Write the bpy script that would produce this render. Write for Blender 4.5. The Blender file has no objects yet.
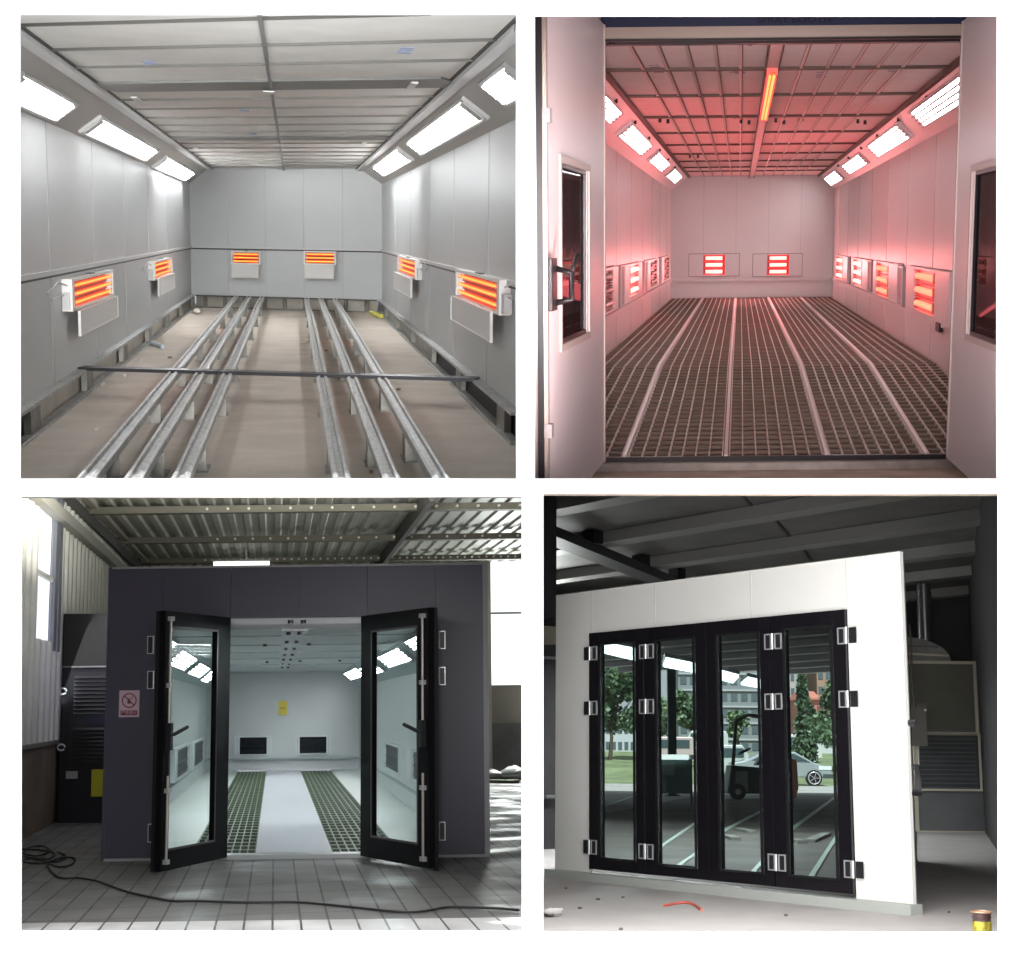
import bpy, bmesh, math, random
from mathutils import Vector, Matrix
random.seed(7)
sc = bpy.context.scene
col = sc.collection
F = 1500.0            # focal length in pixels of the 1024 x 957 frame
CX, CY = 512.0, 478.5
V = Vector

# ------------------------------------------------------------------ materials
MATS = {}
def mat(name, c, rough=.6, metal=0.0, var=.0, scale=4.0, bump=0.0, emit=None, es=1.0, c2=None, stretch=None, spec=.5, coat=0):
    if name in MATS: return MATS[name]
    m = bpy.data.materials.new(name); m.use_nodes = True
    nt = m.node_tree; N = nt.nodes; L = nt.links
    b = N['Principled BSDF']
    b.inputs['Base Color'].default_value = (*c, 1)
    b.inputs['Roughness'].default_value = rough
    b.inputs['Metallic'].default_value = metal
    b.inputs['Specular IOR Level'].default_value = spec
    b.inputs['Coat Weight'].default_value = coat
    if emit:
        b.inputs['Emission Color'].default_value = (*emit, 1)
        b.inputs['Emission Strength'].default_value = es
    if var or bump:
        tc = N.new('ShaderNodeTexCoord'); mp = N.new('ShaderNodeMapping')
        if stretch: mp.inputs['Scale'].default_value = stretch
        L.new(tc.outputs['Object'], mp.inputs['Vector'])
        nz = N.new('ShaderNodeTexNoise'); nz.inputs['Scale'].default_value = scale
        nz.inputs['Detail'].default_value = 6; nz.inputs['Roughness'].default_value = .62
        L.new(mp.outputs[0], nz.inputs['Vector'])
        if var:
            cc = c2 if c2 else tuple(max(0, x*(1-var)) for x in c)
            c1 = c if c2 else tuple(min(1, x*(1+var)) for x in c)
            rp = N.new('ShaderNodeValToRGB')
            rp.color_ramp.elements[0].position = .32; rp.color_ramp.elements[0].color = (*cc, 1)
            rp.color_ramp.elements[1].position = .68; rp.color_ramp.elements[1].color = (*c1, 1)
            L.new(nz.outputs['Fac'], rp.inputs['Fac']); L.new(rp.outputs[0], b.inputs['Base Color'])
        if bump:
            bp = N.new('ShaderNodeBump'); bp.inputs['Strength'].default_value = bump
            bp.inputs['Distance'].default_value = .02
            L.new(nz.outputs['Fac'], bp.inputs['Height']); L.new(bp.outputs[0], b.inputs['Normal'])
    MATS[name] = m
    return m

def glass(name, tint, refl=.1, rough=.01):
    if name in MATS: return MATS[name]
    m = bpy.data.materials.new(name); m.use_nodes = True
    nt = m.node_tree; N = nt.nodes; L = nt.links; N.clear()
    out = N.new('ShaderNodeOutputMaterial'); mx = N.new('ShaderNodeMixShader')
    t = N.new('ShaderNodeBsdfTransparent'); t.inputs[0].default_value = (*tint, 1)
    g = N.new('ShaderNodeBsdfGlossy'); g.inputs['Roughness'].default_value = rough
    mx.inputs[0].default_value = refl*.5
    L.new(t.outputs[0], mx.inputs[1]); L.new(g.outputs[0], mx.inputs[2]); L.new(mx.outputs[0], out.inputs[0])
    MATS[name] = m
    return m

def brickmat(name, c1, c2, mortar, scale, w, h, msize, rough=.5, var_scale=3, metal=0, off=.5):
    """tiles or blocks in the thing's own coordinates"""
    if name in MATS: return MATS[name]
    m = mat(name, c1, rough, metal); nt = m.node_tree; N = nt.nodes; L = nt.links
    b = N['Principled BSDF']
    tc = N.new('ShaderNodeTexCoord'); bt = N.new('ShaderNodeTexBrick')
    bt.offset = off
    bt.inputs['Scale'].default_value = scale; bt.inputs['Brick Width'].default_value = w
    bt.inputs['Row Height'].default_value = h; bt.inputs['Mortar Size'].default_value = msize
    bt.inputs['Color1'].default_value = (*c1, 1); bt.inputs['Color2'].default_value = (*c2, 1)
    bt.inputs['Mortar'].default_value = (*mortar, 1)
    L.new(tc.outputs['Object'], bt.inputs['Vector'])
    nz = N.new('ShaderNodeTexNoise'); nz.inputs['Scale'].default_value = var_scale; nz.inputs['Detail'].default_value = 8
    L.new(tc.outputs['Object'], nz.inputs['Vector'])
    mr = N.new('ShaderNodeMapRange'); mr.inputs[1].default_value = .3; mr.inputs[2].default_value = .7
    mr.inputs[3].default_value = .7; mr.inputs[4].default_value = 1.2
    L.new(nz.outputs['Fac'], mr.inputs[0])
    mx = N.new('ShaderNodeMix'); mx.data_type = 'RGBA'; mx.blend_type = 'MULTIPLY'; mx.inputs[0].default_value = 1
    L.new(bt.outputs['Color'], mx.inputs[6]); L.new(mr.outputs[0], mx.inputs[7]); L.new(mx.outputs[2], b.inputs['Base Color'])
    mr2 = N.new('ShaderNodeMapRange'); mr2.inputs[1].default_value = .35; mr2.inputs[2].default_value = .65
    mr2.inputs[3].default_value = max(.08, rough-.22); mr2.inputs[4].default_value = min(1, rough+.2)
    L.new(nz.outputs['Fac'], mr2.inputs[0]); L.new(mr2.outputs[0], b.inputs['Roughness'])
    return m

# ------------------------------------------------------------------ mesh builder
class MB:
    def __init__(s): s.v = []; s.f = []; s.m = []; s.smooth = []
    def add(s, vs, fs, mi=0, T=None, sm=False):
        o = len(s.v)
        for p in vs:
            p = V(p); s.v.append(T @ p if T is not None else p)
        for f in fs: s.f.append([o+i for i in f]); s.m.append(mi); s.smooth.append(sm)
        return s
    def box(s, x0, x1, y0, y1, z0, z1, mi=0, T=None):
        return s.hexa([(x0,y0,z0),(x1,y0,z0),(x1,y1,z0),(x0,y1,z0),(x0,y0,z1),(x1,y0,z1),(x1,y1,z1),(x0,y1,z1)], mi, T)
    def hexa(s, p, mi=0, T=None):
        return s.add(p, [(0,3,2,1),(4,5,6,7),(0,1,5,4),(1,2,6,5),(2,3,7,6),(3,0,4,7)], mi, T)
    def slab(s, pts, vec, mi=0, T=None):
        n = len(pts); vec = V(vec)
        vs = [V(p) for p in pts] + [V(p)+vec for p in pts]
        fs = [list(range(n))[::-1], [n+i for i in range(n)]] + [(i, (i+1) % n, n+(i+1) % n, n+i) for i in range(n)]
        return s.add(vs, fs, mi, T)
    def bar(s, a, b, w, h, mi=0, up=(0,0,1), T=None):
        """square bar from a to b, w wide, h high, centred"""
        a = V(a); b = V(b); d = (b-a).normalized(); u = V(up); r = d.cross(u).normalized(); u = r.cross(d)
        p = []
        for c in (a, b):
            p.append([c - r*w/2 - u*h/2, c + r*w/2 - u*h/2, c + r*w/2 + u*h/2, c - r*w/2 + u*h/2])
        q = [p[0][0],p[0][1],p[1][1],p[1][0],p[0][3],p[0][2],p[1][2],p[1][3]]
        return s.hexa(q, mi, T)
    def tube(s, pts, r, n=8, mi=0, T=None, rs=None):
        pts = [V(p) for p in pts]; k = len(pts); vs = []; fs = []
        prev = None
        for i, p in enumerate(pts):
            d = (pts[min(i+1,k-1)] - pts[max(i-1,0)]).normalized()
            if prev is None:
                a = d.orthogonal().normalized()
            else:
                a = (prev - d*prev.dot(d)); a = a.normalized() if a.length > 1e-6 else d.orthogonal().normalized()
            prev = a; b = d.cross(a); rr = rs[i] if rs else r
            for j in range(n):
                t = 2*math.pi*j/n; vs.append(p + (a*math.cos(t)+b*math.sin(t))*rr)
        for i in range(k-1):
            for j in range(n):
                fs.append((i*n+j, i*n+(j+1) % n, (i+1)*n+(j+1) % n, (i+1)*n+j))
        o = len(fs)
        s.add(vs, fs, mi, T, True)
        s.add(vs[:n], [list(range(n))[::-1]], mi, T); s.add(vs[-n:], [list(range(n))], mi, T)
        return s
    def lathe(s, prof, n=20, mi=0, T=None):
        vs = []; fs = []
        for (r, z) in prof:
            for j in range(n):
                t = 2*math.pi*j/n; vs.append((r*math.cos(t), r*math.sin(t), z))
        for i in range(len(prof)-1):
            for j in range(n):
                fs.append((i*n+j, i*n+(j+1) % n, (i+1)*n+(j+1) % n, (i+1)*n+j))
        s.add(vs, fs, mi, T, True)
        s.add(vs[:n], [list(range(n))[::-1]], mi, T); s.add(vs[-n:], [list(range(n))], mi, T)
        return s
    def ring(s, x0, x1, z0, z1, y0, y1, w, mi=0, T=None):
        """rectangular frame in xz, depth y0..y1, member width w"""
        s.box(x0, x1, y0, y1, z1-w, z1, mi, T); s.box(x0, x1, y0, y1, z0, z0+w, mi, T)
        s.box(x0, x0+w, y0, y1, z0+w, z1-w, mi, T); s.box(x1-w, x1, y0, y1, z0+w, z1-w, mi, T)
        return s
    def mesh(s, name, mats, off=None):
        me = bpy.data.meshes.new(name)
        off = off or V((0,0,0))
        me.from_pydata([tuple(p-off) for p in s.v], [], s.f)
        for m in mats: me.materials.append(m)
        for i, p in enumerate(me.polygons):
            p.material_index = min(s.m[i], len(mats)-1); p.use_smooth = s.smooth[i]
        bm = bmesh.new(); bm.from_mesh(me); bmesh.ops.recalc_face_normals(bm, faces=bm.faces); bm.to_mesh(me); bm.free()
        return me

def name_of(o): return o.name
def skew_local(mb, room, rot):
    if room is None or not room.k: return
    x0 = room.xm if getattr(room, 'abs', False) else 0
    for i, v in enumerate(mb.v):
        if rot is None: mb.v[i] = V((v.x, v.y+room.k*(v.x-x0), v.z))
        else:
            w = rot @ v; mb.v[i] = rot.transposed() @ V((w.x, w.y+room.k*w.x, w.z))
def lst(m): return m if isinstance(m, (list, tuple)) else [m]
def finish(o, bevel):
    if bevel:
        b = o.modifiers.new('bevel', 'BEVEL'); b.width = bevel; b.segments = 2; b.limit_method = 'ANGLE'

# ------------------------------------------------------------------ the halls
class Room:
    """a hall standing at its own slope and heading; room coordinates: x right, y inwards, z up, eye level z = 0"""
    def __init__(s, vx, vy, c=None, tilt=None, xm=0.0):
        s.k = 0.0; s.xm = xm
        if tilt is not None:      # a hall on a skewed plan: its cross walls run square to the visitor's line of sight
            lo, hi = -900.0, 900.0
            for _ in range(60):
                c = (lo+hi)/2; s._set(vx, vy, c); k = -s.M[1][0]/s.M[1][1]; t = V((s.M[0][0]+k*s.M[0][1], 0, s.M[2][0]+k*s.M[2][1]))
                s.k = k; cur = t.z/t.x
                if (cur > tilt) == s._inc(vx, vy): hi = c
                else: lo = c
            s.c = c; return
        s._set(vx, vy, c)
    def _inc(s, vx, vy):
        def f(c):
            r = Room.__new__(Room); r._set(vx, vy, c); k = -r.M[1][0]/r.M[1][1]; return (r.M[2][0]+k*r.M[2][1])/(r.M[0][0]+k*r.M[0][1])
        return f(100) > f(-100)
    def sh(s, p): p = V(p); return V((p.x, p.y+s.k*(p.x-s.xm), p.z))
    def un(s, p): p = V(p); return V((p.x, p.y-s.k*(p.x-s.xm), p.z))
    def _set(s, vx, vy, c):
        a = vx-CX; b = vy-CY
        if c is None: c = a
        d = -(F*F + a*c)/b
        D = V((a, F, -b)).normalized(); U = V((c, F, -d)).normalized()
        if U.z < 0: U = -U
        R = D.cross(U)
        s.M = Matrix((R, D, U)).transposed(); s.Mi = s.M.transposed(); s.M4 = s.M.to_4x4()
    def ray(s, px, py): return s.Mi @ V((px-CX, F, -(py-CY)))
    def hit(s, px, py, ax, val):
        q = s.ray(px, py)
        if ax == 1: return s.un(q*((val-s.k*s.xm)/(q.y-s.k*q.x)))
        return s.un(q*(val/q[ax]))
    def hitp(s, px, py, p0, n):
        q = s.ray(px, py); n = V(n); return s.un(q*(V(p0).dot(n)/q.dot(n)))
    def proj(s, p):
        w = s.M @ s.sh(p); return (CX + F*w.x/w.y, CY - F*w.z/w.y)
    def clip(s, pts, rect):
        x0, y0, x1, y1 = rect
        pl = [V((F, -(x0-CX), 0)), V((-F, (x1-CX), 0)), V((0, -(y0-CY), -F)), V((0, (y1-CY), F)), V((0,1,0))]
        offs = [0,0,0,0,8.6]
        P = [s.M @ s.sh(p) for p in pts]
        for n, o in zip(pl, offs):
            out = []
            for i in range(len(P)):
                a, b = P[i], P[(i+1) % len(P)]; da = n.dot(a)-o; db = n.dot(b)-o
                if da >= 0: out.append(a)
                if da*db < 0: out.append(a.lerp(b, da/(da-db)))
            P = out
            if not P: return []
        return [s.un(s.Mi @ p) for p in P]

ROOTS = {}
def thing(room, name, org, label, cat, group=None, rot=None):
    o = bpy.data.objects.new(name, None); col.objects.link(o); o.empty_display_size = .1
    T = Matrix.Translation(room.sh(org)); ROOTS[o.name] = (room, rot)
    if rot is not None: T = T @ rot.to_4x4()
    o.matrix_world = room.M4 @ T
    o['label'] = label; o['category'] = cat
    if group: o['group'] = group
    return o
def part(parent, name, mb, mats, bevel=0, label=None):
    r = parent
    while r.parent: r = r.parent
    skew_local(mb, *ROOTS[r.name]); o = bpy.data.objects.new(name, mb.mesh(name, lst(mats))); col.objects.link(o); o.parent = parent
    if label: o['label'] = label
    finish(o, bevel); return o
def base_of(mb):
    xs = [p.x for p in mb.v]; ys = [p.y for p in mb.v]; zs = [p.z for p in mb.v]
    return V(((min(xs)+max(xs))/2, (min(ys)+max(ys))/2, min(zs)))
def single(room, name, mb, mats, label, cat, group=None, bevel=0, kind=None):
    mb.v = [room.sh(p) for p in mb.v]
    org = base_of(mb); o = bpy.data.objects.new(name, mb.mesh(name, lst(mats), org)); col.objects.link(o)
    o.matrix_world = room.M4 @ Matrix.Translation(org)
    o['label'] = label; o['category'] = cat
    if group: o['group'] = group
    if kind: o['kind'] = kind
    finish(o, bevel); return o
class NOSKEW_:
    def __init__(s, r): s.k = r.k; s.xm = r.xm; s.abs = True
def struct(room, name, mb, mats, bevel=0):
    mb.v = [room.sh(p) for p in mb.v]
    o = bpy.data.objects.new(name, mb.mesh(name, lst(mats))); col.objects.link(o)
    o.matrix_world = room.M4.copy(); o['kind'] = 'structure'; ROOTS[o.name] = (NOSKEW_(room), None)
    finish(o, bevel); return o
def shell(room, name, pts, rect, vec, mats):
    P = room.clip(pts, rect)
    return struct(room, name, MB().slab(P, vec), mats)
def text_obj(parent, body, size, T, m, name='lettering'):
    cu = bpy.data.curves.new(name, 'FONT'); cu.body = body; cu.size = size; cu.align_x = 'CENTER'; cu.align_y = 'CENTER'
    cu.extrude = .001
    t = bpy.data.objects.new(name, cu); col.objects.link(t)
    dg = bpy.context.evaluated_depsgraph_get(); dg.update()
    me = bpy.data.meshes.new_from_object(t.evaluated_get(dg))
    bpy.data.objects.remove(t)
    me.transform(T)
    rm = ROOTS[parent.name][0]
    for v in me.vertices: v.co.y += rm.k*v.co.x
    me.materials.clear(); me.materials.append(m)
    o = bpy.data.objects.new(name, me); col.objects.link(o); o.parent = parent
    return o
FACE = Matrix.Rotation(math.pi/2, 4, 'X')      # text lying in xy -> standing in xz, facing -y

ROT = {'back': Matrix.Identity(3),
       'left': Matrix.Rotation(math.pi/2, 3, 'Z'),
       'right': Matrix.Rotation(-math.pi/2, 3, 'Z')}
def wallquad(room, side, val, q, proud=0):
    """q = four outline corners (TL,TR,BR,BL) of something on a wall; gives centre, width, height in room units"""
    if side == 'back': P = [room.hit(x, y, 1, val-proud) for x, y in q]; ax = 0
    elif side == 'left': P = [room.hit(x, y, 0, val+proud) for x, y in q]; ax = 1
    else: P = [room.hit(x, y, 0, val-proud) for x, y in q]; ax = 1
    a0 = (P[0][ax]+P[3][ax])/2; a1 = (P[1][ax]+P[2][ax])/2
    zt = (P[0].z+P[1].z)/2; zb = (P[2].z+P[3].z)/2
    c = V((0,0,zb)); c[ax] = (a0+a1)/2
    c[0 if ax else 1] = val
    return c, abs(a1-a0), zt-zb
RA = (-60, -60, 522, 484); RB = (529, -60, 1085, 484); RC = (-60, 490, 528, 1010); RD = (537, 490, 1085, 1010)

# ------------------------------------------------------------------ shared materials
M_white = mat('white paint', (.80,.80,.80), .45)
M_cream = mat('cream housing enamel', (.78,.76,.72), .4)
M_black = mat('black plastic', (.015,.015,.017), .35)
M_galv = mat('galvanized steel', (.46,.47,.46), .5, .6, .25, 9, .1)
M_galvd = mat('dull galvanized sheet', (.20,.195,.175), .5, .4, .3, 5, .1)
M_refl = mat('polished lamp reflector', (.85,.86,.88), .2, .7)
M_tube = mat('fluorescent tube glow', (1,1,1), .5, emit=(.97,.98,1), es=9)
M_tubeF = mat('bright fluorescent tube glow', (1,1,1), .5, emit=(.97,.98,1), es=34)
M_tubeB = mat('white tube glow', (1,1,1), .5, emit=(.98,.98,1), es=20)
M_heatA = mat('orange heating tube', (.8,.2,.05), .4, emit=(1,.075,.02), es=1.25)
M_heatcore = mat('yellow heating filament', (1,.5,.1), .4, emit=(1,.33,.04), es=1.5)
M_heatrefl = mat('heater reflector', (.22,.05,.035), .4, .3)
M_heatdark = mat('dark heater slot', (.05,.02,.02), .5)
M_cable = mat('grey flex', (.55,.55,.55), .5)
# =================================================================== HALL A : grey booth with bare floor rails
A = Room(293, 228, c=-219+90)
YA = 33.3; KA = .45                                  # the end wall and roof battens run slightly slanted
MA_wall = mat('grey sandwich panel', (.50,.515,.515), .33, var=.04, scale=.6, stretch=(1,.2,1))
MA_chamfer = mat('warm grey lamp panel', (.40,.385,.37), .45)
MA_ceil = mat('filter cloth ceiling', (.66,.645,.61), .6, var=.05, scale=3)
MA_batten = mat('thin steel batten', (.20,.195,.18), .45, .4)
MA_beam = mat('wide grey steel beam', (.19,.195,.19), .5, .2)
MA_trim = mat('light grey trim', (.55,.55,.54), .4)
MA_dark = mat('dark seam', (.05,.05,.05), .6)
MA_floor = mat('dusty concrete', (.52,.465,.40), .85, var=.22, scale=1.6, bump=.25, c2=(.41,.36,.305))
zft = A.hit(285, 297, 1, YA).z; zfl = A.hit(285, 310, 1, YA).z
XL = A.hit(191, 270, 1, YA+.9).x; XR = A.hit(382, 270, 1, YA-.9).x
XM = (XL+XR)/2
def ya(x, y): return y - KA*(x-XM)                   # slanted cross direction
zc = A.hit(285, 168.5, 1, YA).z; zw = A.hit(285, 184, 1, YA).z
XCL = A.hit(209, 171, 1, YA+.7).x; XCR = A.hit(360, 166, 1, YA-.7).x
zrail = A.hit(285, 249, 1, YA).z
N0 = 5
shell(A, 'floor', [(XL-.5,N0,zfl),(XR+.5,N0,zfl),(XR+.5,36,zfl),(XL-.5,36,zfl)], RA, (0,0,-.1), MA_floor)
shell(A, 'wall_left', [(XL,N0,zft),(XL,36,zft),(XL,36,zw),(XL,N0,zw)], RA, (-.06,0,0), MA_wall)
shell(A, 'wall_right', [(XR,N0,zft),(XR,36,zft),(XR,36,zw),(XR,N0,zw)], RA, (.06,0,0), MA_wall)
shell(A, 'wall_back', [(XL-.1,ya(XL-.1,YA),zft),(XR+.1,ya(XR+.1,YA),zft),(XR+.1,ya(XR+.1,YA),zc+.1),(XL-.1,ya(XL-.1,YA),zc+.1)], RA, (0,.06,0), MA_wall)
ceilA = shell(A, 'ceiling', [(XCL,N0,zc),(XCR,N0,zc),(XCR,36,zc),(XCL,36,zc)], RA, (0,0,.08), MA_ceil)
shell(A, 'wall_left_chamfer', [(XL,N0,zw),(XL,36,zw),(XCL,36,zc),(XCL,N0,zc)], RA, (-.05,0,.05), MA_chamfer)
shell(A, 'wall_right_chamfer', [(XR,N0,zw),(XR,36,zw),(XCR,36,zc),(XCR,N0,zc)], RA, (.05,0,.05), MA_chamfer)
def start_y(room, x, z, rect):
    """how far out a long member at x, z has to run to leave the opening"""
    y = 34.0
    while y > 8.7:
        px, py = room.proj((x, y, z))
        if px < rect[0] or px > rect[2] or py < rect[1] or py > rect[3] or (room.M @ V((x,y,z))).y < 8.7: break
        y -= .05
    return y
# trim: angle bead at the ceiling edge, bead under the chamfer, rail on the walls
RAx = (5, 5, 521, 483)
mb = MB()
for x, z in ((XCL+.02, zc-.02), (XCR-.02, zc-.02)):
    y0 = start_y(A, x, z, RAx); mb.box(x-.05, x+.05, y0, ya(x,YA), z-.03, z+.02)
struct(A, 'trim_1', mb, MA_trim)
mb = MB()
for x, s in ((XCL+.075, 1), (XCR-.075, -1)):
    y0 = start_y(A, x, zc, RAx); mb.box(x-.022, x+.022, y0, ya(x,YA), zc-.012, zc-.001)
struct(A, 'trim_2', mb, MA_dark)
for n, (x, s) in enumerate(((XL, 1), (XR, -1))):
    y0 = start_y(A, x+s*.03, zrail, RAx); mb = MB()
    mb.box(min(x,x+s*.035), max(x,x+s*.035), y0, ya(x,YA), zrail-.012, zrail+.03)
    mb.box(min(x,x+s*.02), max(x,x+s*.02), y0, ya(x,YA), zrail-.035, zrail-.012, 1)
    struct(A, 'trim_%d' % (3+n), mb, [MA_trim, MA_dark])
mb = MB(); P = [(XL,ya(XL,YA)),(XR,ya(XR,YA))]
mb.slab([(XL,P[0][1]-.05,zrail-.01),(XR,P[1][1]-.05,zrail-.01),(XR,P[1][1]-.05,zrail+.03),(XL,P[0][1]-.05,zrail+.03)], (0,.05,0))
mb.slab([(XL,P[0][1]-.03,zrail-.04),(XR,P[1][1]-.03,zrail-.04),(XR,P[1][1]-.03,zrail-.01),(XL,P[0][1]-.03,zrail-.01)], (0,.03,0), 1)
struct(A, 'trim_5', mb, [MA_trim, MA_dark])
# panel seams on the walls
mb = MB()
for x, s in ((XL, 1), (XR, -1)):
    for y in (14.6, 17.8, 21.0, 24.4, 28.0):
        if y > start_y(A, x, zrail, RAx): mb.box(min(x, x+s*.003), max(x, x+s*.003), y, y+.03, zft, zw)
for i in range(1, 5):
    x = XL + (XR-XL)*i/5; mb.box(x, x+.006, ya(x,YA)-.004, ya(x,YA), zft, zc)
struct(A, 'trim_6', mb, mat('panel seam', (.36,.375,.37), .5))
# ceiling battens: thin ones, two wide beams, long centre bar, printed marks
inv = [.0033,.0040,.0047,.00544,.00615,.0068,None,.00877-.0003,.0091,.0098,.0105,.0112,None,.0127,.0134,.0141,.0148,.0155,.0162,.0169]
k0 = zc*F/ (1/ .00544) ; 
def crossmember(yl, w, h, m, nm):
    a = V((XCL+.03, yl, zc-h/2)); b = V((XCR-.03, yl-KA*(XCR-XCL), zc-h/2))
    # keep the bit in view
    n = 60; pts = [a.lerp(b, i/n) for i in range(n+1)]
    ok = [p for p in pts if RAx[0]-40 < A.proj(p)[0] < RAx[2] and A.proj(p)[1] > -20 and (A.M @ p).y > 8.8]
    if len(ok) < 3: return
    part(ceilA, nm, MB().bar(ok[0], ok[-1], w, h), m)
for v in inv:
    if v: crossmember(zc*F*v, .024, .02, MA_batten, 'batten')
crossmember(zc*F*.00772, .75, .02, MA_beam, 'wide_beam'); crossmember(zc*F*.0120, .7, .02, MA_beam, 'wide_beam')
xcb = A.hit(285.5, 169, 1, YA).x; xcb = (xcb + A.hit(263, 60, 2, zc).x)/2
part(ceilA, 'centre_bar', MB().box(xcb-.013, xcb+.013, start_y(A, xcb, zc, RAx), YA, zc-.05, zc-.021), MA_beam)
for px, py in ((269, 92), (278, 145), (281, 169)):
    p = A.hit(px, py, 2, zc-.05); part(ceilA, 'clip_plate', MB().box(p.x-.05, p.x+.05, p.y-.12, p.y+.12, zc-.06, zc-.05), MA_trim)
for px, py in ((151,64),(244,110),(253,134),(405,51)):
    p = A.hit(px, py, 2, zc-.003); mb = MB()
    for i in range(3): mb.box(p.x-.05, p.x+.05, p.y-.2+i*.14, p.y-.12+i*.14, zc-.004, zc)
    part(ceilA, 'printed_mark', mb, mat('blue print', (.30,.36,.52), .7))
for px, py in ((137,99),(412,85),(196,148),(364,143)):
    p = A.hit(px, py, 2, zc-.02); part(ceilA, 'clip_plate', MB().box(p.x-.03, p.x+.03, p.y-.3, p.y+.3, zc-.035, zc-.02), MA_trim)

# slanted lamps
def chamfer_frame(room, xw, zwl, xc, zcl, side):
    z = V((xc-xw, 0, zcl-zwl)).normalized(); x = V((0, 1 if side == 'left' else -1, 0)); y = z.cross(x)
    R = Matrix((x, y, z)).transposed(); return R, y
def build_lamp(room, xw, zwl, xc, zcl, side, q, label, ntube, mt, group, framem, name='ceiling_lamp', glow_shields=None):
    R, n = chamfer_frame(room, xw, zwl, xc, zcl, side); p0 = V((xw, 0, zwl))
    P = [R.transposed() @ room.hitp(x, y, p0, n) for x, y in q]
    xs = sorted(p.x for p in P); zs = sorted(p.z for p in P); off = P[0].y
    x0 = (xs[0]+xs[1])/2; x1 = (xs[2]+xs[3])/2; z0 = (zs[0]+zs[1])/2; z1 = (zs[2]+zs[3])/2
    org = R @ V(((x0+x1)/2, off, (z0+z1)/2)); w = x1-x0; h = z1-z0
    t = thing(room, name, org, label, 'ceiling lamp', group, R)
    part(t, 'frame', MB().ring(-w/2-.03*w**.5, w/2+.03*w**.5, -h/2-.025, h/2+.025, -.035, 0, .025), framem)
    part(t, 'reflector', MB().box(-w/2, w/2, -.012, -.002, -h/2, h/2), M_refl)
    for i in range(ntube):
        z = -h/2 + h*(i+.5)/ntube
        part(t, 'tube', MB().tube([(-w/2+.04*w, -.03, z), (w/2-.04*w, -.03, z)], h/ntube*.27, 8), mt)
    if glow_shields:
        for i in range(ntube+1):
            z = -h/2 + h*i/ntube; g = h/ntube*(.19 if 0 < i < ntube else .12)
            part(t, 'glow_shield', MB().box(-w/2, w/2, -.062, -.012, z-g, z+g), glow_shields)  # added fins that keep the gaps between tubes from glowing white
    for s in (-1, 1):
        part(t, 'end_cap', MB().box(s*w*.48-.02*w, s*w*.48+.02*w, -.045, -.012, -h/2+.01, h/2-.01), framem)
    return t
GA = 'slanted lamps of the grey booth'
for side, q, lb in (
    ('left', [(-30,72),(70.9,101.4),(58,120.5),(-60,84)], 'glaring lamp at left edge of the grey booth, nearest on left side'),
    ('left', [(97.6,114.6),(156,149.7),(147,160),(82.3,131.4)], 'second lamp from the front on the left slope of the grey booth'),
    ('left', [(165.3,155),(193,172.5),(185,180),(154,166)], 'smallest lamp at far left corner of the grey booth'),
    ('right', [(483,81),(570,20),(610,42),(506,102.7)], 'lamp cut off by the right edge of the grey booth picture'),
    ('right', [(464,97.6),(487,116),(421,153.5),(407,142)], 'large lamp in the middle of the right slope of the grey booth'),
    ('right', [(399.5,146.6),(412,159.3),(384,175),(374,166)], 'smallest lamp at far right corner of the grey booth')):
    a = (XL, zw, XCL, zc) if side == 'left' else (XR, zw, XCR, zc)
    if q[0][0] == -30: q = [(8,65),(70.9,101.4),(58,120.5),(8,97)]
    if q[0][0] == 483: q = [(483,81),(521,55),(521,94),(506,102.7)]
    build_lamp(A, *a, side, q, lb, 4, M_tubeF if 'smallest' in lb else M_tube, GA, MA_trim)

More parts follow.
